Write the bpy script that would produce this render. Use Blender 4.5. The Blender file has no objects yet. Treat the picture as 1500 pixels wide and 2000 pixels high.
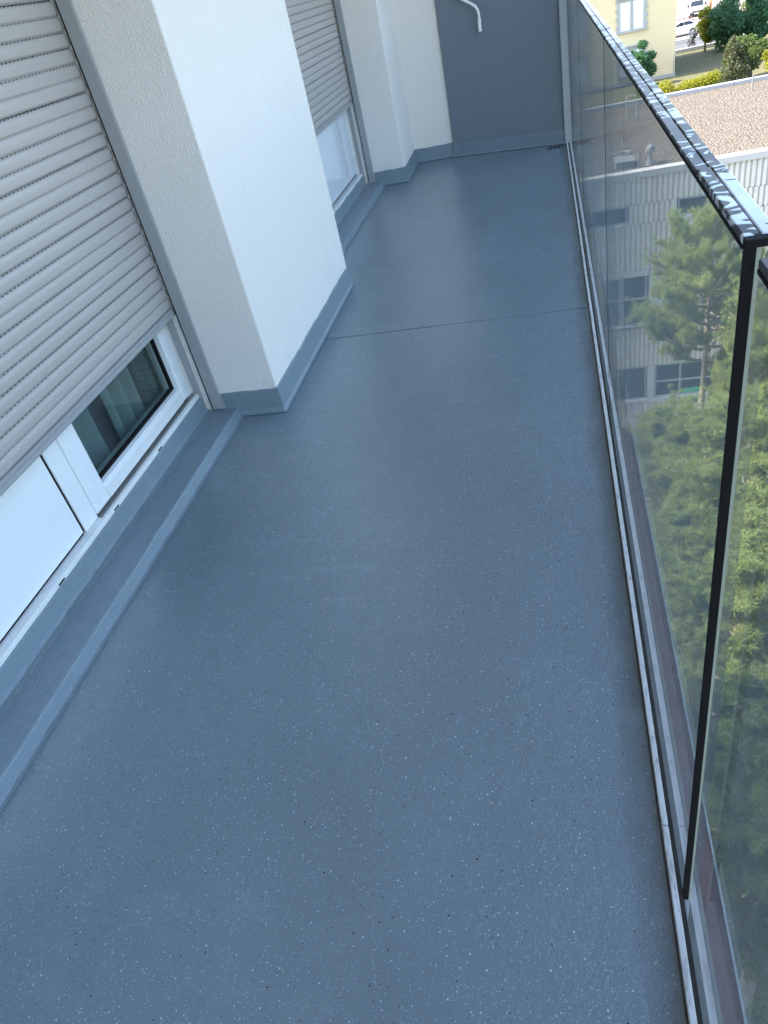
import bpy, math, random
import numpy as np
from mathutils import Vector, Matrix

scene = bpy.context.scene
COL = scene.collection
R = math.radians
rng = random.Random(7)
H = 1.35                      # eye height over the balcony floor, metres

# ------------------------------------------------------------------ camera
cam_d = bpy.data.cameras.new('camera')
cam = bpy.data.objects.new('camera', cam_d)
COL.objects.link(cam)
scene.camera = cam
cam_d.sensor_fit = 'VERTICAL'
cam_d.sensor_height = 36.0
FPX = 1405.77
cam_d.lens = FPX / 2000 * 36.0
cam_d.clip_start = 0.02
cam_d.clip_end = 4000
_vy = Vector((300, -1121, FPX)).normalized()      # balcony direction in image axes
_vd = Vector((475, 1890, FPX)).normalized()       # straight down in image axes
_vx = _vd.cross(_vy).normalized()
_vd = _vy.cross(_vx).normalized()
Rw = Matrix((_vx, _vy, -_vd))                     # image axes -> world
cx, cy, cz = Rw @ Vector((1, 0, 0)), Rw @ Vector((0, -1, 0)), Rw @ Vector((0, 0, -1))
M = Matrix.Identity(4)
for i in range(3):
    M[i][0], M[i][1], M[i][2] = cx[i], cy[i], cz[i]
M[0][3], M[1][3], M[2][3] = 0, 0, H
cam.matrix_world = M

# ------------------------------------------------------------------ light
SUN_AZ = R(-89)       # measured from +Y towards +X
SUN_EL = R(50)
world = bpy.data.worlds.new('World')
scene.world = world
world.use_nodes = True
wn = world.node_tree
wn.nodes.clear()
sky = wn.nodes.new('ShaderNodeTexSky')
sky.sky_type = 'NISHITA'
sky.sun_disc = False
sky.sun_elevation = SUN_EL
sky.sun_rotation = SUN_AZ
sky.altitude = 400
sky.dust_density = 2.2
sky.ozone_density = 0.5
bg = wn.nodes.new('ShaderNodeBackground')
bg.inputs['Strength'].default_value = 0.13
wo = wn.nodes.new('ShaderNodeOutputWorld')
wn.links.new(sky.outputs[0], bg.inputs[0])
wn.links.new(bg.outputs[0], wo.inputs[0])
sun_d = bpy.data.lights.new('sun', 'SUN')
sun_d.energy = 2.3
sun_d.angle = R(0.53)
sun_d.color = (1.0, 0.93, 0.82)
sun = bpy.data.objects.new('sun', sun_d)
COL.objects.link(sun)
sdir = Vector((math.sin(SUN_AZ) * math.cos(SUN_EL), math.cos(SUN_AZ) * math.cos(SUN_EL), math.sin(SUN_EL)))
sun.rotation_euler = sdir.to_track_quat('Z', 'Y').to_euler()
sun.location = (-60, -20, 60)

scene.view_settings.view_transform = 'Standard'
scene.view_settings.look = 'None'
scene.view_settings.gamma = 1.0
scene.view_settings.use_curve_mapping = False
scene.view_settings.exposure = 2.8
scene.render.engine = 'CYCLES'
scene.cycles.transparent_max_bounces = 16
scene.cycles.max_bounces = 6
scene.cycles.glossy_bounces = 3
scene.cycles.diffuse_bounces = 3
scene.cycles.sample_clamp_indirect = 6
scene.cycles.use_denoising = True

# ------------------------------------------------------------------ helpers
def sub(a, b): return (a[0]-b[0], a[1]-b[1], a[2]-b[2])

class MB:
    def __init__(s): s.v, s.f, s.m = [], [], []
    def add(s, vs, fs, mi=0):
        o = len(s.v)
        s.v += [tuple(p) for p in vs]
        for f in fs:
            s.f.append(tuple(i+o for i in f)); s.m.append(mi)
        return s
    def box(s, x0, x1, y0, y1, z0, z1, mi=0):
        if x0 > x1: x0, x1 = x1, x0
        if y0 > y1: y0, y1 = y1, y0
        if z0 > z1: z0, z1 = z1, z0
        vs = [(x0,y0,z0),(x1,y0,z0),(x1,y1,z0),(x0,y1,z0),(x0,y0,z1),(x1,y0,z1),(x1,y1,z1),(x0,y1,z1)]
        return s.add(vs, [(0,3,2,1),(4,5,6,7),(0,1,5,4),(1,2,6,5),(2,3,7,6),(3,0,4,7)], mi)
    def prism(s, poly, axis, a0, a1, mi=0):
        """extrude a closed 2D polygon along an axis; poly is (u,v) in the other two axes (cyclic order)"""
        def p(u, v, w):
            return {'x': (w,u,v), 'y': (u,w,v), 'z': (u,v,w)}[axis]
        n = len(poly)
        vs = [p(u,v,a0) for u,v in poly] + [p(u,v,a1) for u,v in poly]
        fs = [(i,(i+1)%n,n+(i+1)%n,n+i) for i in range(n)]
        fs += [tuple(range(n))[::-1], tuple(range(n,2*n))]
        return s.add(vs, fs, mi)
    def tube(s, pts, rad, seg=10, mi=0, cap=True):
        pts = [Vector(p) for p in pts]
        rads = rad if isinstance(rad, (list, tuple)) else [rad]*len(pts)
        rings = []
        up = Vector((0.13, 0.21, 1)).normalized()
        for i, p in enumerate(pts):
            t = (pts[min(i+1,len(pts)-1)] - pts[max(i-1,0)]).normalized()
            a = t.cross(up)
            if a.length < 1e-3: a = t.cross(Vector((1,0,0)))
            a.normalize(); b = t.cross(a).normalized()
            rings.append([p + rads[i]*(math.cos(2*math.pi*k/seg)*a + math.sin(2*math.pi*k/seg)*b) for k in range(seg)])
        vs = [q for r in rings for q in r]
        fs = []
        for i in range(len(pts)-1):
            for k in range(seg):
                fs.append((i*seg+k, i*seg+(k+1)%seg, (i+1)*seg+(k+1)%seg, (i+1)*seg+k))
        if cap:
            fs.append(tuple(range(seg))[::-1]); fs.append(tuple(range((len(pts)-1)*seg, len(pts)*seg)))
        return s.add(vs, fs, mi)
    def mesh(s, name, mats, off=(0,0,0), smooth=False, bevel=0):
        me = bpy.data.meshes.new(name)
        me.from_pydata([sub(p, off) for p in s.v], [], s.f)
        for m in (mats if isinstance(mats, (list, tuple)) else [mats]): me.materials.append(m)
        me.polygons.foreach_set('material_index', s.m)
        if smooth: me.polygons.foreach_set('use_smooth', [True]*len(s.f))
        import bmesh
        bm = bmesh.new(); bm.from_mesh(me)
        bmesh.ops.recalc_face_normals(bm, faces=bm.faces)
        bm.to_mesh(me); bm.free()
        me.update()
        return me
    def build(s, name, mats, parent=None, smooth=False, bevel=0, local=False, seg=2):
        off = (0,0,0) if (parent is None or local) else wloc(parent)
        o = bpy.data.objects.new(name, s.mesh(name, mats, off, smooth))
        COL.objects.link(o)
        if parent is not None: o.parent = parent
        if bevel:
            b = o.modifiers.new('bevel', 'BEVEL'); b.width = bevel; b.segments = seg; b.limit_method = 'ANGLE'; b.angle_limit = R(40)
        return o

def wloc(o):
    p = Vector(o.location); q = o.parent
    while q is not None: p = p + Vector(q.location); q = q.parent
    return tuple(p)

def tag(o, label=None, cat=None, group=None, kind=None):
    if label: o['label'] = label
    if cat: o['category'] = cat
    if group: o['group'] = group
    if kind: o['kind'] = kind
    return o

def thing(name, label, cat, loc=(0,0,0), rz=0, group=None):
    o = bpy.data.objects.new(name, None); COL.objects.link(o)
    o.empty_display_size = 0.1
    o.location = loc; o.rotation_euler = (0,0,rz)
    return tag(o, label, cat, group)

def copy_tree(o, parent=None):
    c = o.copy(); COL.objects.link(c); c.parent = parent
    for ch in list(o.children): copy_tree(ch, c)
    return c

def npmesh(name, V, F, mats, smooth=False):
    """V (n,3) array; F (m,k) array"""
    me = bpy.data.meshes.new(name)
    n, (m, k) = len(V), F.shape
    me.vertices.add(n); me.vertices.foreach_set('co', np.ascontiguousarray(V, dtype=np.float32).ravel())
    me.loops.add(m*k); me.loops.foreach_set('vertex_index', np.ascontiguousarray(F, dtype=np.int32).ravel())
    me.polygons.add(m)
    me.polygons.foreach_set('loop_start', np.arange(0, m*k, k, dtype=np.int32))
    for a in (mats if isinstance(mats, (list, tuple)) else [mats]): me.materials.append(a)
    if smooth: me.polygons.foreach_set('use_smooth', np.ones(m, dtype=bool))
    me.update(calc_edges=True); me.validate()
    return me

# ------------------------------------------------------------------ materials
class NT:
    def __init__(s, name):
        s.mat = bpy.data.materials.new(name); s.mat.use_nodes = True
        s.t = s.mat.node_tree; s.t.nodes.clear()
        s.out = s.n('ShaderNodeOutputMaterial')
    def n(s, typ, **kw):
        nd = s.t.nodes.new(typ)
        for k, v in kw.items():
            if k in nd.inputs: nd.inputs[k].default_value = v
            else: setattr(nd, k, v)
        return nd
    def l(s, a, b): s.t.links.new(a, b)
    def coord(s, kind='Object', scale=None):
        c = s.n('ShaderNodeTexCoord').outputs[kind]
        if scale is None: return c
        m = s.n('ShaderNodeMapping'); m.inputs['Scale'].default_value = scale
        s.l(c, m.inputs['Vector']); return m.outputs[0]
    def geo(s, scale=None):
        c = s.n('ShaderNodeNewGeometry').outputs['Position']
        if scale is None: return c
        m = s.n('ShaderNodeMapping'); m.inputs['Scale'].default_value = scale
        s.l(c, m.inputs['Vector']); return m.outputs[0]
    def noise(s, vec, scale, detail=3, rough=0.55, dist=0):
        nd = s.n('ShaderNodeTexNoise'); nd.inputs['Scale'].default_value = scale
        nd.inputs['Detail'].default_value = detail; nd.inputs['Roughness'].default_value = rough
        nd.inputs['Distortion'].default_value = dist
        s.l(vec, nd.inputs['Vector']); return nd.outputs['Fac']
    def ramp(s, fac, stops):
        r = s.n('ShaderNodeValToRGB'); e = r.color_ramp.elements
        while len(e) < len(stops): e.new(0.5)
        for i, (p, c) in enumerate(stops):
            e[i].position = p; e[i].color = (c, c, c, 1) if isinstance(c, (int, float)) else (*c, 1)
        s.l(fac, r.inputs[0]); return r.outputs[0]
    def mixc(s, fac, a, b, mode='MIX'):
        m = s.n('ShaderNodeMix', data_type='RGBA', blend_type=mode)
        for sock, v in ((m.inputs[0], fac), (m.inputs[6], a), (m.inputs[7], b)):
            if isinstance(v, (int, float)): sock.default_value = v
            elif isinstance(v, tuple): sock.default_value = (*v, 1)
            else: s.l(v, sock)
        return m.outputs[2]
    def math(s, op, a, b=0.0, c=0.0, clamp=False):
        m = s.n('ShaderNodeMath', operation=op); m.use_clamp = clamp
        for i, v in enumerate((a, b, c)):
            if isinstance(v, (int, float)): m.inputs[i].default_value = v
            else: s.l(v, m.inputs[i])
        return m.outputs[0]
    def bump(s, h, strength, dist, normal=None):
        b = s.n('ShaderNodeBump'); b.inputs['Strength'].default_value = strength; b.inputs['Distance'].default_value = dist
        s.l(h, b.inputs['Height'])
        if normal is not None: s.l(normal, b.inputs['Normal'])
        return b.outputs[0]
    def bsdf(s, color=(0.8,0.8,0.8), rough=0.5, metal=0, spec=0.5, normal=None, coat=0, coat_rough=0.1, link=True):
        b = s.n('ShaderNodeBsdfPrincipled')
        def st(nm, v):
            if isinstance(v, tuple): b.inputs[nm].default_value = (*v, 1)
            elif isinstance(v, (int, float)): b.inputs[nm].default_value = v
            else: s.l(v, b.inputs[nm])
        st('Base Color', color); st('Roughness', rough); st('Metallic', metal); st('Specular IOR Level', spec)
        st('Coat Weight', coat); st('Coat Roughness', coat_rough)
        if normal is not None:
            s.l(normal, b.inputs['Normal'])
        if link: s.l(b.outputs[0], s.out.inputs[0])
        return b

def simple(name, color, rough=0.5, metal=0, var=0.08, vscale=6, bump=0, bscale=200, spec=0.5, coat=0):
    t = NT(name); p = t.coord()
    f = t.noise(p, vscale, 4)
    c = t.mixc(f, tuple(min(1, x*(1-var)) for x in color), tuple(min(1, x*(1+var)) for x in color))
    nrm = t.bump(t.noise(p, bscale, 2), 0.5, bump) if bump else None
    rr = t.math('MULTIPLY_ADD', f, 0.12, rough-0.06)
    t.bsdf(c, rr, metal, spec, nrm, coat)
    return t.mat

def m_floor():
    t = NT('floor_coating'); p = t.geo()
    sep = t.n('ShaderNodeSeparateXYZ'); t.l(p, sep.inputs[0])
    base = t.mixc(t.noise(p, 1.7, 4), (0.160,0.214,0.238), (0.190,0.248,0.273))
    # coarse brushed mottling
    base = t.mixc(t.math('MULTIPLY', t.noise(t.geo((1.0,0.35,1)), 9, 3), 0.35), base, (0.138,0.185,0.215))
    def flakes(scale, frac, size, seed):
        v = t.n('ShaderNodeTexVoronoi', feature='F1'); v.inputs['Scale'].default_value = scale
        v.inputs['Randomness'].default_value = 1.0
        mp = t.n('ShaderNodeMapping'); mp.inputs['Location'].default_value = (seed, seed*0.7, 0)
        t.l(p, mp.inputs[0]); t.l(mp.outputs[0], v.inputs['Vector'])
        s2 = t.n('ShaderNodeSeparateColor'); t.l(v.outputs['Color'], s2.inputs[0])
        pick = t.math('LESS_THAN', s2.outputs[0], frac)
        lim = t.math('MULTIPLY_ADD', s2.outputs[1], size*0.6, size*0.55)
        near = t.math('LESS_THAN', v.outputs['Distance'], lim)
        return t.math('MULTIPLY', pick, near)
    base = t.mixc(t.math('MULTIPLY', flakes(235, 0.62, 0.215, 3.1), 0.75), base, (0.52,0.57,0.62))
    base = t.mixc(t.math('MULTIPLY', flakes(125, 0.24, 0.175, 9.7), 0.95), base, (0.60,0.65,0.70))
    base = t.mixc(flakes(88, 0.17, 0.14, 5.3), base, (0.012,0.014,0.018))
    base = t.mixc(flakes(150, 0.09, 0.17, 15.3), base, (0.03,0.035,0.04))
    # darker band along the balustrade channel
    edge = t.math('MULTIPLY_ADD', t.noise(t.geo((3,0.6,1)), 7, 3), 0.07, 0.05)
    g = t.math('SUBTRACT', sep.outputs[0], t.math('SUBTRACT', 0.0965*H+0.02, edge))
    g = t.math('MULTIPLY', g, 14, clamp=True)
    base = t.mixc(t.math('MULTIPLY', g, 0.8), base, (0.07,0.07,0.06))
    # faint white scuffs on the far section
    sc = t.ramp(t.noise(t.geo((1,2.2,1)), 4.5, 6, 0.7, 1.2), [(0.62,0),(0.75,1)])
    base = t.mixc(t.math('MULTIPLY', sc, 0.20), base, (0.34,0.39,0.42))
    worn = t.ramp(t.noise(t.geo((1,1.8,1)), 6.5, 7, 0.75, 0.6), [(0.50,0),(0.66,1)])
    fade = t.ramp(t.noise(p, 1.6, 2), [(0.42,0),(0.6,1)])
    base = t.mixc(t.math('MULTIPLY', t.math('MULTIPLY', worn, fade), 0.22), base, (0.30,0.35,0.38))
    drk = t.ramp(t.noise(t.geo((0.9,0.5,1)), 2.1, 3), [(0.5,0),(0.7,1)])
    base = t.mixc(t.math('MULTIPLY', drk, 0.22), base, (0.10,0.13,0.145))
    h = t.math('ADD', t.noise(p, 150, 2), t.math('MULTIPLY', t.noise(p, 45, 2), 1.2))
    nrm = t.bump(h, 0.42, 0.0026)
    nrm = t.bump(t.noise(p, 5, 2), 0.35, 0.006, nrm)
    rough = t.math('MULTIPLY_ADD', t.noise(p, 3.0, 4), 0.20, 0.10)
    t.bsdf(base, rough, 0, 0.65, nrm)
    return t.mat

def m_trim():
    t = NT('coved_skirting_coating'); p = t.geo()
    base = t.mixc(t.noise(p, 3, 4), (0.168,0.222,0.258), (0.196,0.256,0.296))
    h = t.math('ADD', t.noise(p, 130, 3), t.math('MULTIPLY', t.noise(p, 40, 3), 1.5))
    t.bsdf(base, 0.36, 0, 0.5, t.bump(h, 0.6, 0.004))
    return t.mat

def m_plaster(name, color, amount):
    t = NT(name); p = t.geo()
    c = t.mixc(t.noise(p, 2.2, 5), tuple(x*0.95 for x in color), color)
    v = t.n('ShaderNodeTexVoronoi', feature='SMOOTH_F1'); v.inputs['Scale'].default_value = 230
    t.l(t.geo((1,1,0.62)), v.inputs['Vector'])
    h = t.math('ADD', t.noise(t.geo((1,1,0.55)), 190, 3, 0.55, 0.8), t.math('MULTIPLY', v.outputs['Distance'], 0.7))
    c = t.mixc(t.ramp(t.noise(p, 240, 2), [(0.35,0.0),(0.65,1.0)]), tuple(x*0.90 for x in color), c)
    # small dirt specks
    sp = t.ramp(t.noise(p, 60, 2), [(0.74,0),(0.78,1)])
    c = t.mixc(t.math('MULTIPLY', sp, 0.15), c, (0.25,0.23,0.2))
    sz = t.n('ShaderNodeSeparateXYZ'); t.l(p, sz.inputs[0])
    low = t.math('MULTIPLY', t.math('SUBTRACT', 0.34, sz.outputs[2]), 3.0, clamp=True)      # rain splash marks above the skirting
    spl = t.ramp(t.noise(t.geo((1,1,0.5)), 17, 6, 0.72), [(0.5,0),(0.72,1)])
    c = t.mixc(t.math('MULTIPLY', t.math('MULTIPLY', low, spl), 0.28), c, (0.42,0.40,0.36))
    st = t.ramp(t.noise(t.geo((9,9,0.5)), 1.4, 5, 0.65), [(0.55,0),(0.8,1)])
    c = t.mixc(t.math('MULTIPLY', st, 0.10), c, (0.5,0.47,0.43))
    nrm = t.bump(h, amount, 0.006)
    t.bsdf(c, 0.85, 0, 0.25, nrm)
    return t.mat

def m_endwall():
    t = NT('grey_painted_wall'); p = t.geo()
    c = t.mixc(t.noise(p, 1.3, 5), (0.165,0.195,0.232), (0.192,0.225,0.265))
    t.bsdf(c, 0.7, 0, 0.3, t.bump(t.noise(p, 160, 3), 0.25, 0.003))
    return t.mat

def m_glass(name, tint, dirt, dirt_col=(0.55,0.6,0.62), r0=0.04, refl=1.0):
    t = NT(name)
    lw = t.n('ShaderNodeLayerWeight'); lw.inputs['Blend'].default_value = 0.5
    f5 = t.math('POWER', lw.outputs['Facing'], 6.8)
    fr = t.math('MULTIPLY', t.math('MULTIPLY_ADD', f5, 1-r0, r0), refl, clamp=True)
    tr = t.n('ShaderNodeBsdfTransparent'); tr.inputs[0].default_value = (*tint, 1)
    gl = t.n('ShaderNodeBsdfGlossy'); gl.inputs['Roughness'].default_value = 0.02
    gl.inputs['Color'].default_value = (1,1,1,1)
    m1 = t.n('ShaderNodeMixShader'); t.l(fr, m1.inputs[0]); t.l(tr.outputs[0], m1.inputs[1]); t.l(gl.outputs[0], m1.inputs[2])
    df = t.n('ShaderNodeBsdfDiffuse'); df.inputs[0].default_value = (*dirt_col, 1)
    st = t.noise(t.geo((26,26,0.9)), 2.0, 5, 0.65)
    bl = t.noise(t.geo((1.5,1.5,1.0)), 3.0, 3)
    d = t.math('MULTIPLY', t.math('MULTIPLY', t.ramp(st, [(0.42,0.15),(0.72,1)]), t.ramp(bl, [(0.3,0.35),(0.7,1)])), dirt)
    d = t.math('MULTIPLY', d, 0.6)
    m2 = t.n('ShaderNodeMixShader'); t.l(d, m2.inputs[0]); t.l(m1.outputs[0], m2.inputs[1]); t.l(df.outputs[0], m2.inputs[2])
    t.l(m2.outputs[0], t.out.inputs[0])
    return t.mat

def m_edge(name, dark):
    """polished laminated glass edge: pale zigzag reflections painted over dark gloss"""
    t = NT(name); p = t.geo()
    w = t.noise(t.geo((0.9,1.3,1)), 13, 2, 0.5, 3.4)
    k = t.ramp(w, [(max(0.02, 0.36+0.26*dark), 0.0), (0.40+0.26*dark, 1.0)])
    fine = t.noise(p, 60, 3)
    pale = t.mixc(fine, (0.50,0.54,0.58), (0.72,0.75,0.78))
    c = t.mixc(k, (0.026,0.020,0.019), pale)  # reflections put into the base colour as noise patches
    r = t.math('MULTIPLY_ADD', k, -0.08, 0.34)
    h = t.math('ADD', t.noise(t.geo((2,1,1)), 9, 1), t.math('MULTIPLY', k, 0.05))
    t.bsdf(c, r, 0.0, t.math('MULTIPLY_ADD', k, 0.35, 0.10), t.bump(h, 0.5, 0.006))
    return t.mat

def m_alu(name, color, rough, dirt=0.0):
    t = NT(name); p = t.geo()
    c = t.mixc(t.noise(p, 14, 5), tuple(x*0.9 for x in color), color)
    if dirt:
        st = t.ramp(t.noise(t.geo((2,0.5,2)), 40, 5, 0.7), [(0.5,0),(0.68,1)])
        c = t.mixc(t.math('MULTIPLY', st, dirt), c, (0.10,0.09,0.075))
    t.bsdf(c, rough, 0.0, 0.5)
    return t.mat

def m_slat():
    t = NT('shutter_slat_paint'); p = t.geo()
    c = t.mixc(t.noise(t.geo((1,0.15,6)), 8, 4), (0.37,0.345,0.325), (0.42,0.392,0.37))
    t.bsdf(c, 0.42, 0, 0.45)
    return t.mat

def m_slot():
    """the perforated hinge lip between two slats: a row of light slots"""
    t = NT('shutter_hinge_lip'); p = t.geo()
    sep = t.n('ShaderNodeSeparateXYZ'); t.l(p, sep.inputs[0])
    f = t.math('FRACT', t.math('MULTIPLY', sep.outputs[1], 1/0.020))
    k = t.math('LESS_THAN', f, 0.5)
    c = t.mixc(k, (0.36,0.355,0.35), (0.02,0.02,0.022))
    t.bsdf(c, 0.5, 0, 0.3)
    return t.mat

def m_leaf(name, dark, light, transl, trans_w=0.35, vs=1.5):
    t = NT(name)
    g = t.n('ShaderNodeNewGeometry')
    nz = t.noise(g.outputs['Position'], vs, 3)
    k = t.math('ADD', t.math('MULTIPLY', g.outputs['Random Per Island'], 0.55), t.math('MULTIPLY', nz, 0.5), clamp=True)
    c = t.mixc(k, dark, light)
    d = t.n('ShaderNodeBsdfPrincipled'); t.l(c, d.inputs['Base Color']); d.inputs['Roughness'].default_value = 0.55
    d.inputs['Specular IOR Level'].default_value = 0.3
    tr = t.n('ShaderNodeBsdfTranslucent'); tc = t.mixc(k, tuple(x*0.7 for x in transl), transl); t.l(tc, tr.inputs[0])
    m = t.n('ShaderNodeMixShader'); m.inputs[0].default_value = trans_w
    t.l(d.outputs[0], m.inputs[1]); t.l(tr.outputs[0], m.inputs[2]); t.l(m.outputs[0], t.out.inputs[0])
    return t.mat

def m_gravel():
    t = NT('roof_gravel'); p = t.geo()
    v = t.n('ShaderNodeTexVoronoi', feature='F1'); v.inputs['Scale'].default_value = 15
    t.l(t.geo((1,1,1)), v.inputs['Vector'])
    s2 = t.n('ShaderNodeSeparateColor'); t.l(v.outputs['Color'], s2.inputs[0])
    c = t.mixc(s2.outputs[0], (0.108,0.088,0.066), (0.19,0.157,0.118))
    c = t.mixc(t.math('MULTIPLY', t.noise(p, 0.6, 5), 0.4), c, (0.13,0.105,0.082))
    h = t.math('ADD', t.math('MULTIPLY', v.outputs['Distance'], -1.0), t.math('MULTIPLY', t.noise(p, 14, 3), 0.6))
    t.bsdf(c, 0.9, 0, 0.2, t.bump(h, 1.0, 0.07))
    return t.mat

def m_ground():
    t = NT('ground_grass'); p = t.geo()
    c = t.mixc(t.noise(p, 0.25, 6), (0.075,0.085,0.035), (0.15,0.135,0.075))
    c = t.mixc(t.ramp(t.noise(t.geo((1,2.5,1)), 2.2, 5, 0.7), [(0.45,0),(0.7,1)]), c, (0.20,0.175,0.11))
    t.bsdf(c, 0.95, 0, 0.1, t.bump(t.noise(p, 9, 5), 0.8, 0.12))
    return t.mat

def m_asphalt(name, a, b):
    t = NT(name); p = t.geo()
    c = t.mixc(t.noise(p, 0.35, 6), a, b)
    t.bsdf(c, 0.9, 0, 0.2, t.bump(t.noise(p, 40, 3), 0.4, 0.02))
    return t.mat

def m_render():
    t = NT('yellow_render'); p = t.geo()
    c = t.mixc(t.noise(p, 0.35, 6), (0.62,0.50,0.295), (0.69,0.57,0.345))
    t.bsdf(c, 0.9, 0, 0.2, t.bump(t.noise(p, 30, 3), 0.3, 0.01))
    return t.mat

def m_cladding():
    t = NT('corrugated_cladding'); p = t.geo()
    c = t.mixc(t.noise(t.geo((1,1,0.25)), 1.2, 6), (0.62,0.572,0.495), (0.74,0.685,0.60))
    st = t.ramp(t.noise(t.geo((6,6,0.35)), 1.2, 5, 0.7), [(0.52,0),(0.8,1)])
    c = t.mixc(t.math('MULTIPLY', st, 0.3), c, (0.32,0.29,0.25))
    t.bsdf(c, 0.6, 0, 0.3)
    return t.mat

def m_curtain():
    t = NT('sheer_curtain')
    p = t.geo()
    d = t.n('ShaderNodeBsdfDiffuse'); d.inputs[0].default_value = (0.75,0.78,0.78,1)
    tr = t.n('ShaderNodeBsdfTransparent')
    m = t.n('ShaderNodeMixShader')
    f = t.math('MULTIPLY_ADD', t.noise(p, 300, 1), 0.2, 0.55)
    t.l(f, m.inputs[0]); t.l(tr.outputs[0], m.inputs[1]); t.l(d.outputs[0], m.inputs[2]); t.l(m.outputs[0], t.out.inputs[0])
    return t.mat

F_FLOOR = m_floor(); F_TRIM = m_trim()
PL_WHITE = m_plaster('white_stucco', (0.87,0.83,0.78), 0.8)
END_WALL = m_endwall()
CEIL = simple('ceiling_paint', (0.80,0.58,0.42), 0.85, bump=0.002)
GLASS = m_glass('balustrade_glass', (0.85,0.875,0.865), 0.16, refl=0.98)
WGLASS = m_glass('window_glass', (0.82,0.87,0.86), 0.03)
ALU = m_alu('aluminium_channel', (0.66,0.66,0.66), 0.4, 0.55)
ALU2 = m_alu('aluminium_outer', (0.50,0.52,0.50), 0.45, 0.25)
GUIDE = m_alu('guide_rail_paint', (0.33,0.34,0.345), 0.4)
BLACK = simple('black_rubber', (0.008,0.008,0.009), 0.75, var=0.3, spec=0.15)
DIRT = simple('channel_dirt', (0.028,0.025,0.021), 0.95, var=0.5, vscale=60, bump=0.006, bscale=90)
MAROON = m_alu('maroon_fascia_paint', (0.22,0.092,0.088), 0.85, 0.12)
PVC = simple('white_pvc', (0.78,0.80,0.80), 0.28, var=0.03, vscale=3)
PVC_DIRTY = m_alu('white_pvc_worn', (0.78,0.80,0.79), 0.35, 0.12)
THRESH = simple('threshold_metal', (0.20,0.20,0.19), 0.45, var=0.2, vscale=20)
SLAT = m_slat(); SLOT = m_slot()
CURTAIN = m_curtain()
HOSE = simple('white_plastic_hose', (0.70,0.74,0.72), 0.45)
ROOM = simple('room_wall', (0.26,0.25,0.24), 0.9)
PIPE = simple('white_pipe', (0.78,0.78,0.76), 0.35)
POST = m_alu('post_paint', (0.36,0.375,0.40), 0.5, 0.1)
CONC = simple('concrete', (0.34,0.33,0.315), 0.9, bump=0.01, bscale=40)

def h(*a): return tuple(x*H for x in a) if len(a) > 1 else a[0]*H

def skirting(parent, pts, height=0.079*H, thick=0.006, name='skirting', seed=1, mat=None):
    """coved skirting swept along a floor polyline; wall is on the left of travel"""
    rr = random.Random(seed)
    # resample
    P = []
    for i in range(len(pts)-1):
        a, b = Vector(pts[i]), Vector(pts[i+1]); L = (b-a).length; n = max(2, int(L/0.025))
        for k in range(n): P.append((a.lerp(b, k/n), i, k == 0 and i > 0))
    P.append((Vector(pts[-1]), len(pts)-2, False))
    def nrm(i):
        d = (Vector(pts[i+1])-Vector(pts[i])).normalized(); return Vector((d.y, -d.x))
    vs, fs, w = [], [], 0.0
    prof = [(0.0, 1.0), (thick*0.75, 0.995), (thick, 0.95), (thick, 0.16), (thick+0.0015, 0.09), (thick+0.0045, 0.04), (thick+0.009, 0.012), (thick+0.014, 0.0)]
    for q, i, corner in P:
        n = nrm(i)
        if corner:
            m = nrm(i-1); s_ = m+n; n = s_/max(0.3, 1+m.dot(n))
        w = 0.75*w + rr.uniform(-0.0022, 0.0022)
        for o, zf in prof:
            jit = w if zf > 0.9 else 0
            vs.append((q.x+n.x*o, q.y+n.y*o, zf*height + jit + 0.003))
    k = len(prof)
    for i in range(len(P)-1):
        for j in range(k-1):
            fs.append((i*k+j, (i+1)*k+j, (i+1)*k+j+1, i*k+j+1))
    b = MB(); b.add(vs, fs)
    return b.build(name, mat or F_TRIM, parent)

# ================================================================== BALCONY STRUCTURE
XF, XW, XR = -0.845*H, -1.035*H, 0.0965*H      # pillar face, wall recess, channel edge
Y0, YE = -1.6, 5.06*H
YP1a, YP1b, YP2a = 1.87*H, 2.911*H, 4.6*H
YJ = 2.38*H
fl = tag(MB().box(-1.3*H, 0.1345*H, Y0-0.4, YE+0.25, -0.24, -0.012).build('balcony_slab', CONC), kind='structure')
def sheet(name, x0, x1, y0, y1, z, mat, parent=None, kind='structure', bev=0.003):
    o = MB().box(x0, x1, y0, y1, z-0.011, z).build(name, mat, parent, bevel=bev)
    if parent is None: tag(o, kind=kind)
    return o
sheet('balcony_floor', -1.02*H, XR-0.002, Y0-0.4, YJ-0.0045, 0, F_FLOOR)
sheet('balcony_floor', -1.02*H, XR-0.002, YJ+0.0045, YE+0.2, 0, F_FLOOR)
jf = tag(MB().box(-1.0*H, XR-0.004, YJ-0.0044, YJ+0.0044, -0.0118, -0.005).build('floor_joint', DIRT), kind='structure')

tag(MB().box(-1.3*H, 0.16*H, Y0-0.4, YE+0.3, 2.62, 2.82).build('ceiling', CEIL), kind='structure')

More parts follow.
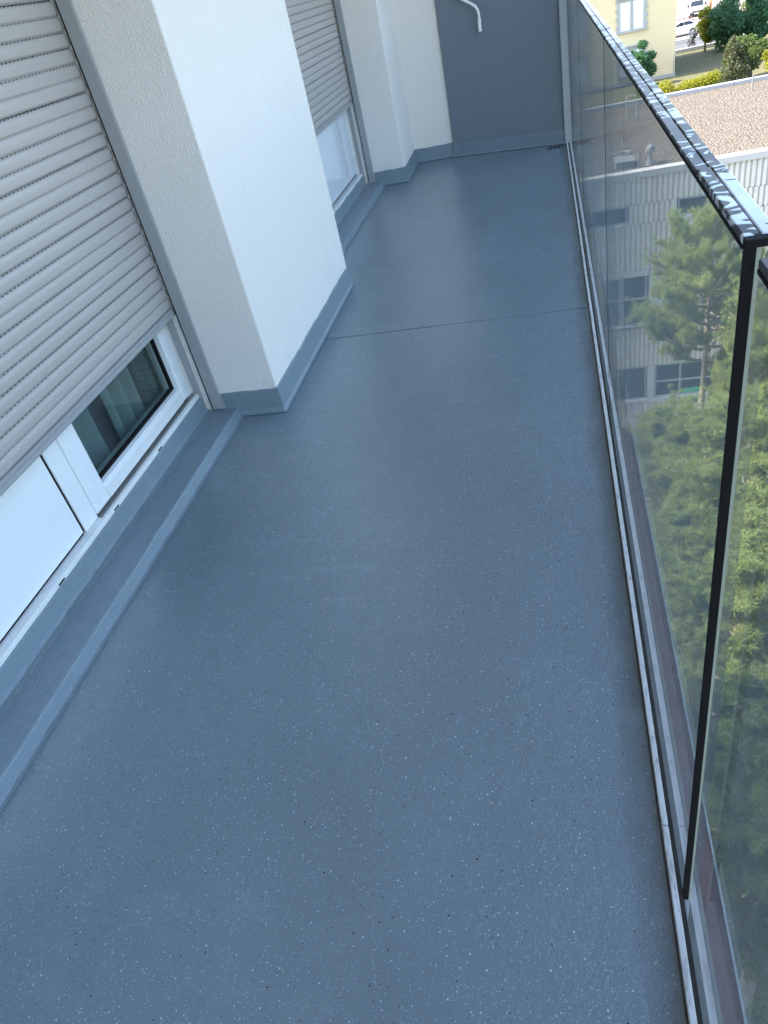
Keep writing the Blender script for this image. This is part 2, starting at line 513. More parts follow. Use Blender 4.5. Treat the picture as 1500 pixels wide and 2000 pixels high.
# ---- pillar between the two windows
def pillar(label, x0, x1, y0, y1, skirt_pts, seed):
    t = thing('wall_pillar', label, 'wall', (x1, y0, 0), group='stuccoed wall pillars')
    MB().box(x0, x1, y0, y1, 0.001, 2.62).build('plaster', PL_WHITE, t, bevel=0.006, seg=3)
    skirting(t, skirt_pts, seed=seed)
    return t
pillar('broad white stucco pillar between the two roller shutters', -1.24*H, XF, YP1a, YP1b,
       [(XW+0.004, YP1a), (XF, YP1a), (XF, YP1b), (XW+0.004, YP1b)], 3)
pillar('narrow white stucco wall corner just past the far shutter', -1.24*H, XF, YP2a, YE+0.2,
       [(XW+0.004, YP2a), (XF, YP2a), (XF, YE-0.001)], 5)
pillar('white stucco return wall beside the dark grey end wall', XF-0.08, -0.592*H, YE, YE+0.185,
       [(XF-0.001, YE), (-0.592*H, YE)], 6)
pillar('white stucco pillar behind the camera before the near shutter', -1.24*H, XF, Y0-0.35, -0.62,
       [(XF, Y0-0.3), (XF, -0.62), (XW, -0.62)], 8)

# ---- dark end wall, a little askew to the facade
ex0, ey0, ex1, ey1 = -0.59*H, 5.045*H, 0.092*H, 4.86*H
ew = thing('end_wall', 'smooth dark grey end wall closing the balcony', 'wall', (ex0, ey0, 0))
MB().prism([(ex0, ey0), (ex1, ey1), (ex1+0.02, ey1+0.16), (ex0, ey0+0.16)], 'z', 0.001, 2.62).build('painted_panel', END_WALL, ew)
skirting(ew, [(ex0, ey0), (ex1, ey1)], height=0.073*H, seed=11)
tag(MB().box(0.090*H, 0.142*H, 4.845*H, 4.93*H, -0.10, 2.615).build('edge_post', POST, bevel=0.004),
    'pale grey upright post between end wall and glass', 'post')

# ---- bent white pipe on the end wall
def wall_y(x): return ey0 + (ey1-ey0)*(x-ex0)/(ex1-ex0)
pp = thing('overflow_pipe', 'thin bent white pipe fixed on the dark end wall', 'pipe', (-0.35*H, wall_y(-0.35*H), 0.64*H))
pts = [(-0.575,0.905),(-0.47,0.836),(-0.385,0.784),(-0.362,0.768),(-0.350,0.749),(-0.346,0.726),(-0.346,0.70)]
MB().tube([(x*H, wall_y(x*H)-0.032, z*H) for x, z in pts], 0.0105, 12).build('bent_tube', PIPE, pp, smooth=True)
MB().tube([(-0.3462*H, wall_y(-0.346*H)-0.032, 0.708*H), (-0.348*H, wall_y(-0.348*H)-0.032, 0.645*H)], [0.0135,0.0135], 12).build('end_sleeve', PIPE, pp)
MB().box(-0.475*H, -0.462*H, wall_y(-0.47*H)-0.034, wall_y(-0.47*H)-0.001, 0.82*H, 0.845*H).build('wall_clip', PIPE, pp)

# ---- floor drain grille in the far corner
dg = thing('drain_grille', 'small slotted drain in the far floor corner', 'drain', (0.03*H, 4.82*H, 0))
MB().box(-0.024*H, 0.082*H, 4.770*H, 4.822*H, 0.001, 0.0035).build('frame', F_TRIM, dg)
for i in range(6):
    x = (-0.012 + i*0.0155)*H
    MB().prism([(x, 4.768*H), (x+0.009*H, 4.768*H), (x+0.013*H, 4.818*H), (x+0.004*H, 4.818*H)], 'z', 0.003, 0.0048).build('slot', BLACK, dg)

# ---- threshold steps under the windows
def step(label, y0, y1):
    t = thing('threshold_step', label, 'step', (-0.99*H, y0, 0), group='coated threshold steps')
    rr = random.Random(int(y0*100))
    n = max(20, int((y1-y0)/0.03)); vs, fs = [], []
    for i in range(n+1):
        y = y0+(y1-y0)*i/n; a = rr.uniform(-0.0016,0.0016); b = rr.uniform(-0.0014,0.0014); c = rr.uniform(-0.0015,0.0015)
        zt = 0.028*H
        prof = [(-0.9745*H,0.0012),(-0.982*H+a,0.0035),(-0.987*H+a,0.009),(-0.9905*H+a,zt-0.006+b),(-0.9935*H+a,zt-0.0015+b),(-0.998*H+a,zt+b*0.5),
                (-1.078*H,zt),(-1.092*H+c,zt+0.003),(-1.0995*H+c,zt+0.012),(-1.1015*H+c,0.074*H),(-1.104*H,0.0765*H+c*0.6),(-1.14*H,0.0765*H)]
        vs += [(x,y,z) for x,z in prof]
    k = 12
    for i in range(n):
        for j in range(k-1): fs.append((i*k+j, i*k+j+1, (i+1)*k+j+1, (i+1)*k+j))
    lo, hi = [], []
    for (x,y,z) in vs: pass
    # riser, tread and upstand are separate coated faces of the one step
    def strip(a, b, nm, mat):
        m = MB(); f2 = []
        for i in range(n):
            for j in range(a, b): f2.append((i*k+j, i*k+j+1, (i+1)*k+j+1, (i+1)*k+j))
        used = sorted({q for f in f2 for q in f}); mp = {q: i for i, q in enumerate(used)}
        m.add([vs[q] for q in used], [tuple(mp[q] for q in f) for f in f2])
        return m.build(nm, mat, t)
    strip(0, 5, 'riser', F_TRIM); strip(5, 6, 'nosing', F_TRIM); strip(6-1+1, 7-1+1, 'tread', F_FLOOR); strip(7, 11, 'upstand', F_TRIM)
step('low grey coated step along the near window', -0.61, YP1a-0.002)
step('low grey coated step under the far window', YP1b+0.002, YP2a-0.002)

# ---- windows
def window(label, y0, y1, glazed, panel_to=None):
    t = thing('balcony_window', label, 'window', (-1.13*H, y0, 0.0765*H), group='white framed balcony windows')
    xs, xf, xg = -1.105*H, -1.13*H, -1.152*H
    MB().box(xf-0.08, xs, y0, y1, 0.0766*H, 0.090*H).build('sill_profile', PVC_DIRTY, t, bevel=0.002)
    n = int((y1-y0)/0.36)
    for i in range(n):
        yy = y0 + 0.14 + i*0.365
        if yy < y1-0.05: MB().box(xs-0.003, xs+0.0012, yy, yy+0.032, 0.0795*H, 0.0835*H).build('drain_slot', BLACK, t)
    MB().box(xf-0.09, xf-0.012, y0, y1, 0.0902*H, 0.0945*H).build('threshold', THRESH, t)
    MB().box(xf-0.075, xf, y0, y0+0.055, 0.0903*H, 2.2).build('jamb', PVC, t, bevel=0.003)
    MB().box(xf-0.075, xf, y1-0.045*H, y1, 0.0903*H, 2.2).build('jamb', PVC, t, bevel=0.003)
    MB().box(xf-0.0755, xf-0.001, y0+0.055, y1-0.045*H, 2.12, 2.199).build('head', PVC, t)
    if glazed:
        yp, ym, ya, yb = 1.181*H, 1.188*H, 1.247*H, y1-0.0475*H
        MB().box(xf-0.06, xf-0.0005, y0+0.056, yp, 0.0955*H, 2.119).build('panel', PVC, t, bevel=0.002)
        MB().box(xf-0.05, xf-0.002, yp, ym-0.0005, 0.0955*H, 2.119).build('gasket', BLACK, t)
        MB().box(xf-0.05, xf-0.002, y0+0.056, yp-0.0005, 0.0915*H, 0.0954*H).build('gasket', BLACK, t)
        MB().box(xf-0.07, xf+0.004, ym, ya-0.002, 0.0905*H, 2.119).build('mullion', PVC, t, bevel=0.003)
        sx = xf+0.008
        MB().box(xf-0.010, xf+0.020, ya-0.004, y1-0.004, 0.0901*H, 0.0920*H).build('threshold', THRESH, t)
        gz0 = 0.142*H; gya, gyb = 1.316*H, yb-0.032*H
        MB().box(xf-0.07, sx, ya, gya, 0.0975*H, 2.1).build('sash_stile', PVC, t, bevel=0.006, seg=3)
        MB().box(xf-0.07, sx, gyb, yb, 0.0975*H, 2.1).build('sash_stile', PVC, t, bevel=0.006, seg=3)
        MB().prism([(xf-0.07,0.0977*H),(sx-0.001,0.0977*H),(sx-0.001,0.128*H),(sx-0.012,0.139*H),(xf-0.02,gz0),(xf-0.07,gz0)], 'y', gya+0.0005, gyb-0.0005).build('sash_rail', PVC_DIRTY, t, bevel=0.002)
        MB().box(xf-0.032, xf-0.018, gya-0.002, gyb+0.002, gz0+0.0005, gz0+0.010).build('glazing_bead', BLACK, t)
        MB().box(xf-0.032, xf-0.018, gyb-0.010, gyb+0.001, gz0+0.0102, 2.09).build('glazing_bead', BLACK, t)
        MB().box(xf-0.030, xf-0.026, gya-0.003, gyb+0.003, gz0-0.004, 2.1).build('glass', WGLASS, t)
        MB().box(xf-0.050, xf-0.046, gya-0.003, gyb+0.003, gz0-0.004, 2.1).build('glass', WGLASS, t)
    else:
        yb = y1-0.0465*H
        MB().box(xf-0.05, xf-0.010, yb-0.006, yb, 0.103*H, 2.119).build('gasket', BLACK, t)
        MB().box(xf-0.05, xf-0.010, y0+0.056, yb, 0.0985*H, 0.1025*H).build('gasket', BLACK, t)
        MB().box(xf-0.06, xf-0.003, y0+0.056, yb-0.007, 0.103*H, 2.119).build('panel', simple('white_glossy_panel', (0.72,0.76,0.80), 0.08, var=0.03, coat=0.5), t, bevel=0.002)
    return t
window('white framed window under the half raised near shutter', -0.60, YP1a+0.02*H, True)
window('white window panel under the far roller shutter', YP1b+0.01, YP2a+0.02*H, False)

# ---- roller shutters, each slat a piece
PITCH = 0.0308*H
def slat_mesh(L):
    prof = [(-0.0012,0.0),(0.0004,0.0022),(0.0034,0.0042),(0.0046,0.0075),(0.0052,0.0150),(0.0054,0.0210),(0.0050,0.0270),(0.0036,0.0325),(0.0022,0.0365),(-0.0002,0.0388),(-0.0014,0.0395),(-0.0014,PITCH)]
    prof = [(a, b*PITCH/0.0424) if i < 11 else (a, b) for i, (a, b) in enumerate(prof)]
    b = MB(); n = len(prof)
    vs = [(x,0,z) for x,z in prof]+[(x,L,z) for x,z in prof]
    fs = [(i,i+1,n+i+1,n+i) for i in range(n-1)]
    b.add(vs, fs[:-1], 0); b.add([vs[n-2],vs[n-1],vs[2*n-1],vs[2*n-2]], [(0,1,2,3)], 1)
    # closed end cheeks and back
    b.add(vs[:n]+[(-0.006,0,PITCH),(-0.006,0,0)], [tuple(range(n+2))], 0)
    b.add(vs[n:]+[(-0.006,L,PITCH),(-0.006,L,0)], [tuple(range(n+2))], 0)
    b.add([(-0.006,0,0),(-0.006,L,0),(-0.006,L,PITCH),(-0.006,0,PITCH)], [(0,1,2,3)], 0)
    return b.mesh('slat', [SLAT, SLOT])
def shutter(label, y0, y1, zb):
    xs = -1.085*H
    t = thing('roller_shutter', label, 'shutter', (xs, y0, zb), group='grey roller shutters')
    z1 = zb + 0.024*H
    MB().prism([(-0.007,0.001),(0.006,0.001),(0.0078,0.004),(0.0078,0.018),(0.005,0.0195),(0.005,0.0215),(0.0078,0.0225),(0.0078,0.030),(0.004,z1-zb-0.0005),(-0.007,z1-zb-0.0005)],
               'y', 0.002, y1-y0-0.002).build('bottom_bar', GUIDE, t, local=True)
    me = slat_mesh(y1-y0-0.004)
    n = int((2.20-z1)/PITCH)
    for i in range(n):
        o = bpy.data.objects.new('slat', me); COL.objects.link(o); o.parent = t
        o.location = (rng.uniform(-0.0006,0.0006), 0.002+rng.uniform(-0.0012,0.0012), z1-zb+i*PITCH)
        o.rotation_euler = (rng.uniform(-0.0006,0.0006), rng.uniform(-0.007,0.007), 0)
    # guide rails
    for side, yy in ((1, y1), (-1, y0)):
        g = MB()
        g.box(-1.0705*H, -1.0365*H, yy-0.012*side, yy+0.016*side, 0.033*H, 2.2)
        g.box(-1.118*H, -1.0965*H, yy-0.004*side, yy+0.016*side, 0.033*H, 2.2)
        g.box(-1.0964*H, -1.0706*H, yy+0.010*side, yy+0.015*side, 0.033*H, 2.2)
        g.build('guide_rail', GUIDE, t, bevel=0.0012)
        MB().box(-1.0745*H, -1.0707*H, yy-0.011*side, yy+0.009*side, 0.0335*H, 2.199).build('brush_seal', BLACK, t)
    return t
shutter('wide light grey roller shutter above the near window', -0.60, YP1a-0.002*H, 0.345*H)
shutter('light grey roller shutter over the far window past the pillar', YP1b+0.005, YP2a-0.002*H, 0.459*H)

# lintel wall above the shutters and solid building behind
lw = thing('apartment_wall', 'stucco wall of the apartment house behind windows', 'wall', (-1.3*H, 0, 0))
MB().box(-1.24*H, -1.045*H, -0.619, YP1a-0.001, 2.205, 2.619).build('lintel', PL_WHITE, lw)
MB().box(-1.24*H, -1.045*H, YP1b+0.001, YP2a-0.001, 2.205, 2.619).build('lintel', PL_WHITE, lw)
MB().box(-9.5, -5.2, -14, YE+0.19, -17, 3.2).build('house_body', PL_WHITE, lw)
MB().box(-5.19, -1.243*H, 3.2, YE+0.19, -0.25, 2.79).build('house_body', PL_WHITE, lw)
MB().box(-5.19, -1.31*H, -14, YE+0.18, -16.9, -0.26).build('house_body', PL_WHITE, lw)
MB().box(-5.19, -1.245*H, -14, -0.9, -0.25, 2.79).build('house_body', PL_WHITE, lw)
MB().box(-5.19, -1.31*H, -14, YE+0.18, 2.825, 3.19).build('house_body', PL_WHITE, lw)

# ---- dim room behind the near window
room = thing('living_room', 'dim room seen through the near window', 'room', (-1.3*H, 1.2, 0))
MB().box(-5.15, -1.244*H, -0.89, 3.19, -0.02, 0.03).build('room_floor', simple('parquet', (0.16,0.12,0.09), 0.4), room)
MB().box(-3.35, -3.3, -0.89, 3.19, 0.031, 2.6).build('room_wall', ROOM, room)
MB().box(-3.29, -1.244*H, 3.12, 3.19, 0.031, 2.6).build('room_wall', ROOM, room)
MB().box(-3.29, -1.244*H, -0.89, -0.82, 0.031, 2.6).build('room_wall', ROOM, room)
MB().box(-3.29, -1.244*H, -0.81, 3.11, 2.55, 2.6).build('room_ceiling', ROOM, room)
def curtain(label, y0, y1, xo, folds, lean):
    b = MB(); n = 90; vs = []
    for i in range(n+1):
        u = i/n; y = y0+(y1-y0)*u
        x = xo + 0.022*math.sin(u*folds*2*math.pi) + 0.008*math.sin(u*folds*5.1+1)
        vs += [(x, y+lean*0.5, 0.05), (x*1.0, y, 2.4)]
    b.add(vs, [(2*i,2*i+1,2*i+3,2*i+2) for i in range(n)])
    return tag(b.build('sheer_curtain', CURTAIN, smooth=True), label, 'curtain', 'sheer curtains behind the near window')
curtain('pale sheer curtain in the middle of the near window pane', 2.20, 2.42, -1.235*H, 2.5, -0.12)
curtain('pale sheer curtain at the mullion side of the window pane', 1.72, 2.02, -1.25*H, 2.5, 0.12)
# ribbed exhaust hose
hp = []
b = MB()
cxh, cyh, rad = -1.285*H, 2.59, 0.072
ringz = [0.04 + i*0.006 for i in range(120)]
b.tube([(cxh+0.03*math.sin(z*3), cyh-0.05*z, z) for z in ringz], [rad + (0.006 if (i//2) % 2 else -0.004) for i in range(120)], 22)
tag(b.build('exhaust_hose', HOSE, smooth=True), 'white ribbed exhaust hose standing behind the window pane', 'hose')

# ================================================================== BALUSTRADE
ba = thing('glass_balustrade', 'frameless glass balustrade with polished glass top edge', 'balustrade', (0.112*H, 0.46*H, 0))
gx0, gxm, gx1 = 0.1115*H, 0.1206*H, 0.1300*H
GT = 0.8270*H
EDGES = {d: m_edge('glass_edge_%d' % int(d*100), d) for d in (0.0, 0.15, 0.5, 0.62, 0.75)}  # dark share of the painted reflection, picked per strip
PALE = simple('glass_edge_green', (0.30,0.33,0.27), 0.45)
yb_ = [0.475, 1.700, 2.925, 4.150, 4.84]
for i in range(4):
    MB().box(gx0, gx1, yb_[i]*H+0.0025, yb_[i+1]*H-0.0025, -0.024*H, GT).build('glass_pane', GLASS, ba)
MB().box(gx0, gx1, -1.7, 0.438*H, -0.024*H, GT).build('glass_pane', GLASS, ba)
MB().box(gx0-0.0005, gx0+0.0060*H, 0.4705*H, 0.4765*H, -0.022*H, GT-0.0002).build('edge_seal', BLACK, ba)
MB().box(gx0+0.0061*H, gx0+0.0088*H, 0.4710*H, 0.4765*H, -0.022*H, GT-0.0003).build('pane_edge', PALE, ba)
for y in yb_[1:-1]:
    MB().box(gx0-0.0004, gx0+0.0014, y*H-0.0014, y*H+0.0014, -0.022*H, GT-0.001).build('pane_joint', BLACK, ba)
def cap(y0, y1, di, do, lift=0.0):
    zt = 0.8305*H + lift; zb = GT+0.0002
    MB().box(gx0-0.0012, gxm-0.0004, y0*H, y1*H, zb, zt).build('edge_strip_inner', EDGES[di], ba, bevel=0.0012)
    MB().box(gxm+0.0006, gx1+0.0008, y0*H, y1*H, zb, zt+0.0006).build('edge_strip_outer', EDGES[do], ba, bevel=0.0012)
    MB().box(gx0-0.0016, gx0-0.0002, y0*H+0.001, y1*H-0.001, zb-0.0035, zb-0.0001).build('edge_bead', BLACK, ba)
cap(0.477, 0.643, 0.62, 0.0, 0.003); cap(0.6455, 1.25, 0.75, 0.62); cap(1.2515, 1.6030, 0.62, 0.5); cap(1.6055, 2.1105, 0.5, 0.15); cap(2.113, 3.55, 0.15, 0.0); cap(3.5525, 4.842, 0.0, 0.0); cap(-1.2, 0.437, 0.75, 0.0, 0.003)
MB().box(gx0-0.001, gx1, 0.4695*H, 0.4768*H, GT+0.0003, 0.8322*H).build('strip_end', BLACK, ba)
# base channel
MB().box(0.0967*H, 0.1045*H, -1.2*H, 0.558*H, -0.035*H, 0.011*H).build('inner_lip', ALU, ba, bevel=0.001)
MB().box(0.0967*H, 0.1045*H, 0.5605*H, 4.84*H, -0.035*H, 0.011*H).build('inner_lip', ALU, ba, bevel=0.001)
MB().box(0.0967*H, 0.1045*H, -1.2*H, -1.19*H, -0.035*H, 0.011*H)
MB().box(0.1046*H, 0.1113*H, -1.2*H, 4.84*H, -0.05*H, 0.003*H).build('channel_gap', DIRT, ba)
MB().box(0.1114*H, 0.1301*H, -1.2*H, 4.84*H, -0.06*H, -0.0242*H).build('setting_block', ALU2, ba)
MB().box(0.1302*H, 0.1345*H, -1.2*H, 4.84*H, -0.10*H, -0.048*H).build('outer_lip', ALU2, ba, bevel=0.0015)
# maroon fascia outside
fa = thing('fascia_panel', 'maroon metal fascia strip outside below the glass', 'fascia', (0.15*H, 0.5, -0.3))
MB().prism([(0.1347*H,-1.3*H),(0.1735*H,-1.3*H),(0.1735*H,1.76*H),(0.157*H,1.80*H),(0.1347*H,1.80*H)], 'z', -0.55*H, -0.12*H).build('sheet', MAROON, fa)
MB().box(0.1736*H, 0.1765*H, -1.3*H, 1.755*H, -0.20*H, -0.1165*H).build('edge_trim', ALU2, fa)

# ================================================================== SURROUNDINGS
CAMZ = H
def zr(z): return z + CAMZ        # height relative to the camera -> world

def ground_z(x, y):
    P = [(-4000,-17.0),(34,-17.0),(35.5,-10.9),(75,-10.9),(84,-11.3),(100,-11.8),(125,-12.6),(160,-13.6),(4000,-13.6)]
    for (a, za), (b, zb) in zip(P, P[1:]):
        if a <= y <= b: return zr(za+(zb-za)*(y-a)/(b-a))
GRASS = m_ground()
ys = [-3000,-300,-60,-20,0,10,20,30,34,35.5,45,55,65,75,84,92,100,112,125,140,160,220,400,900,3000]
xs_ = [-3000,-600,-150,-60,-30,-15,-5,0,5,10,15,20,30,45,70,150,600,3000]
g = MB(); nx = len(xs_)
g.add([(x,y,ground_z(x,y)) for y in ys for x in xs_], [(j*nx+i,j*nx+i+1,(j+1)*nx+i+1,(j+1)*nx+i) for j in range(len(ys)-1) for i in range(nx-1)])
tag(g.build('ground', GRASS), kind='structure')

def drape(name, x0, x1, y0, y1, mat, dz, kind='structure', step_=4.0):
    n = max(1, int((y1-y0)/step_)); vs = []
    yl = sorted(set([y0+(y1-y0)*i/n for i in range(n+1)] + [q for q in ys if y0 < q < y1]))
    for y in yl: vs += [(x0,y,ground_z(0,y)+dz),(x1,y,ground_z(0,y)+dz)]
    b = MB(); b.add(vs, [(2*i,2*i+1,2*i+3,2*i+2) for i in range(len(yl)-1)])
    o = b.build(name, mat)
    if kind: tag(o, kind=kind)
    return o
ASPH = m_asphalt('court_asphalt', (0.08,0.08,0.083), (0.12,0.12,0.123))
PARK = m_asphalt('parking_paving', (0.15,0.115,0.095), (0.20,0.158,0.132))
KERB = simple('kerb_concrete', (0.42,0.41,0.39), 0.9)
PAINT = simple('road_paint', (0.75,0.75,0.73), 0.7)
drape('parking_court', -30, 18.2, 84.6, 94.8, ASPH, 0.02)
drape('parking_lot', -60, 70, 95.2, 240, PARK, 0.02)
kb = thing('kerb_wall', 'low grey concrete kerb at the lawn edge', 'kerb', (14, 84.3, ground_z(0,84.3)))
MB().box(-30, 18.0, 84.2, 84.6, ground_z(0,84.3)-0.3, ground_z(0,84.3)+0.32).build('kerb_stone', KERB, kb)
tag(MB().box(-30, 18.2, 94.8, 95.2, ground_z(0,95)-0.2, ground_z(0,95)+0.14).build('kerb', KERB), kind='structure')
tag(MB().prism([(18.0,84.2),(18.4,84.2),(19.4,95.2),(18.9,95.2)], 'z', ground_z(0,90)-0.6, ground_z(0,90)+0.55).build('side_wall', KERB),
    'low grey side wall of the motorbike court', 'wall')
for i in range(6):
    x = 11.4+1.35*i; z = ground_z(0,86)+0.03
    tag(MB().prism([(x,85.3),(x+0.16,85.3),(x-0.55,87.6),(x-0.71,87.6)], 'z', z, z+0.006).build('bay_line', PAINT), kind='structure')
for i in range(5):
    y = 98.5+5.5*i; z = ground_z(0,y)+0.03
    tag(MB().prism([(10,y),(26,y-0.6),(26,y-0.42),(10,y+0.18)], 'z', z, z+0.02).build('bay_line', PAINT), kind='structure')

# thin court railing
rl = thing('court_railing', 'thin metal railing along the motorbike court kerb', 'railing', (14, 84.4, ground_z(0,84.4)))
RAILM = simple('railing_metal', (0.16,0.17,0.18), 0.4)
zt = ground_z(0,84.4)
for i in range(6): MB().tube([(10.6+1.45*i,84.4,zt+0.3),(10.6+1.45*i,84.4,zt+1.25)], 0.025, 6).build('post', RAILM, rl)
for q in (1.25, 0.8): MB().tube([(10.3,84.4,zt+q),(18.0,84.4,zt+q)], 0.02, 6).build('bar', RAILM, rl)

# ---- corrugated building across the yard
CLAD = m_cladding(); GRAVEL = m_gravel()
DKGL = simple('far_window_glass', (0.055,0.065,0.075), 0.12, var=0.3, vscale=1.5)
FRAME = simple('far_window_frame', (0.42,0.42,0.41), 0.5)
PANELW = simple('smooth_white_panel', (0.60,0.58,0.55), 0.6, vscale=0.6)
FY = 23.0
RZ = zr(-5.83)
XA, XB = -4.0, 15.0
cb = thing('corrugated_building', 'low building with cream corrugated cladding and gravel roof', 'building', (5, FY, zr(-17)))
MB().box(XA, XB, FY+0.12, FY+10.25, zr(-17), RZ-0.05).build('body', CONC, cb)
MB().box(XA+0.25, XB-0.25, FY+0.3, FY+10.05, RZ-0.049, RZ-0.02).build('gravel_roof', GRAVEL, cb)
COPING = simple('coping_metal', (0.30,0.30,0.30), 0.5, vscale=1.2)
for i in range(7):
    a = XA + i*(XB-XA)/7; b2 = XA + (i+1)*(XB-XA)/7
    MB().box(a+0.01, b2-0.01, FY-0.06, FY+0.27, RZ-0.14, RZ+0.03).build('coping', simple('coping_cream', (0.50,0.47,0.43), 0.5) if i == 0 else bpy.data.materials['coping_cream'], cb)
    MB().box(a+0.01, b2-0.01, FY+10.06, FY+10.32, RZ-0.14, RZ+0.10).build('coping', COPING, cb)
def corr(x0, x1, z0, z1, nm='corrugated_panel'):
    """trapezoid ribbed sheet facing -Y"""
    pitch, d = 0.145, 0.055
    vs = []; x = x0; n = int((x1-x0)/pitch)
    pr = []
    for i in range(n):
        a = x0+i*pitch
        pr += [(a,0),(a+0.075,0),(a+0.095,d),(a+0.125,d)]
    pr += [(x0+n*pitch,0),(x1,0)]
    vs = [(px, FY+py, z0) for px,py in pr]+[(px, FY+py, z1) for px,py in pr]; m = len(pr)
    b = MB(); b.add(vs, [(i,i+1,m+i+1,m+i) for i in range(m-1)])
    return b.build(nm, CLAD, cb)
def zf(r): return zr(-r*FY)
def xf_(r): return r*FY
def fwin(x0, x1, r0, r1, mull, transom=None, recess=0.09):
    """window of the far facade: pane, frame, mullions"""
    z1, z0 = zf(r0), zf(r1)
    w = MB().box(x0, x1, FY+recess, FY+recess+0.015, z0, z1).build('window', DKGL, cb)
    fr = MB(); q = 0.045
    for a, b2, c, d in ((x0,x1,z0,z0+q),(x0,x1,z1-q,z1),(x0,x0+q,z0+q,z1-q),(x1-q,x1,z0+q,z1-q)):
        fr.box(a, b2, FY+recess-0.05, FY+recess-0.001, c, d)
    fr.build('frame', FRAME, w)
    for m_ in mull: MB().box(m_-0.03, m_+0.03, FY+recess-0.045, FY+recess-0.002, z0+q, z1-q).build('mullion', FRAME, w)
    if transom: MB().box(x0+q, x1-q, FY+recess-0.04, FY+recess-0.003, zf(transom)-0.025, zf(transom)+0.025).build('transom', FRAME, w)
    MB().box(x0-0.04, x1+0.04, FY-0.07, FY+0.11, z0-0.06, z0-0.001).build('sill', PANELW, w)
    return w
# bands, top to bottom
corr(XA, XB, zf(0.2920)+0.005, RZ-0.141)
r1w = [(-1.2, xf_(0.092)), (xf_(0.1525), 5.05)]
corr(XA, -1.24, zf(0.3165), zf(0.2920)); corr(xf_(0.092)+0.045, xf_(0.1525)-0.045, zf(0.3165), zf(0.2920)); corr(5.10, XB, zf(0.3165), zf(0.2920))
fwin(-1.2, xf_(0.092), 0.2925, 0.3150, [0.4])
fwin(xf_(0.1525), 5.05, 0.2925, 0.3145, [xf_(0.188)])
corr(XA, XB, zf(0.3780)+0.012, zf(0.3165)-0.012)
MB().box(xf_(0.060), xf_(0.1185), FY-0.05, FY+0.11, zf(0.3850), zf(0.3780)).build('blind_box', PANELW, cb)
fwin(xf_(0.060), xf_(0.1165), 0.3852, 0.4560, [xf_(0.082), xf_(0.0855)], 0.418)
corr(XA, xf_(0.060)-0.03, zf(0.4565), zf(0.3780)); 
for a, b2 in ((0.1195,0.1318),(0.1325,0.172),(0.1727,0.205),(0.2057,0.238),(0.2387,0.29),(0.2907,0.36),(0.3607,0.45),(0.4507,0.64)):
    MB().box(xf_(a), xf_(b2), FY+0.03, FY+0.115, zf(0.4560), zf(0.3785)).build('smooth_panel', PANELW, cb)
MB().box(xf_(0.0585), XB, FY-0.10, FY+0.12, zf(0.4595), zf(0.4565)).build('ledge', simple('ledge_dark', (0.22,0.21,0.20), 0.6), cb)
corr(XA, XB, zf(0.5205), zf(0.4600))
fwin(xf_(0.0740), xf_(0.1180), 0.5215, 0.5755, [xf_(0.079)])
corr(XA, xf_(0.0740)-0.05, zf(0.576), zf(0.5210))
MB().box(xf_(0.1195), xf_(0.1290), FY-0.02, FY+0.115, zf(0.576), zf(0.5210)).build('smooth_panel', PANELW, cb)
w3 = fwin(xf_(0.1300), xf_(0.2390), 0.5212, 0.5740, [xf_(0.1647), xf_(0.1990)], 0.549)
MB().prism([(xf_(0.1675),zf(0.5715)),(xf_(0.1965),zf(0.5715)),(xf_(0.1965),zf(0.5625)),(xf_(0.191),zf(0.5650)),(xf_(0.186),zf(0.5635)),(xf_(0.180),zf(0.5655)),(xf_(0.175),zf(0.5640)),(xf_(0.1675),zf(0.5670))],
           'y', FY+0.078, FY+0.088).build('green_cutout', simple('green_paper', (0.10,0.42,0.20), 0.8), w3)
fwin(xf_(0.2430), xf_(0.3520), 0.5212, 0.5740, [xf_(0.279), xf_(0.315)], 0.549)
corr(xf_(0.3530), XB, zf(0.576), zf(0.5210))
MB().box(xf_(0.0735), XB, FY-0.06, FY+0.11, zf(0.5800), zf(0.5767)).build('ledge', PANELW, cb)
corr(XA, XB, zf(0.6600), zf(0.5803))
fwin(xf_(0.0740), xf_(0.1180), 0.6610, 0.7150, [xf_(0.079)]); fwin(xf_(0.1300), xf_(0.2390), 0.6610, 0.7150, [xf_(0.1647), xf_(0.1990)])
# roof fittings
def roof_pipe(x, y, hh, r_, label, hat=False):
    t = thing('vent_pipe', label, 'vent', (x, y, RZ))
    MB().tube([(x,y,RZ-0.03),(x,y,RZ+hh)], r_, 10).build('stack', THRESH, t)
    if hat:
        MB().tube([(x,y,RZ+hh+0.02),(x,y,RZ+hh+0.12),(x,y,RZ+hh+0.2)], [r_*2.2,r_*2.0,r_*0.4], 10).build('cowl', THRESH, t)
        MB().tube([(x,y,RZ-0.02),(x,y,RZ+0.12)], [r_*2.2,r_*1.3], 10).build('collar', THRESH, t)
roof_pipe(2.80, 23.75, 0.34, 0.06, 'cowled vent on the gravel roof near its front edge', True)
roof_pipe(2.48, 23.6, 0.45, 0.03, 'thin short pipe left of the cowled roof vent')
roof_pipe(3.10, 30.0, 0.62, 0.03, 'thin dark pipe beside the white frame on gravel roof')
roof_pipe(7.15, 31.5, 0.5, 0.025, 'lone thin pole on the far gravel roof')
fr = thing('ladder_frame', 'small white tubular frame on the gravel roof', 'frame', (2.8, 30.5, RZ))
for dx in (0, 0.32): MB().tube([(2.75+dx,30.4,RZ-0.02),(2.75+dx,30.4,RZ+0.75)], 0.025, 6).build('upright', FRAME, fr)
for q in (0.45, 0.75): MB().tube([(2.75,30.4,RZ+q),(3.07,30.4,RZ+q)], 0.02, 6).build('rung', FRAME, fr)
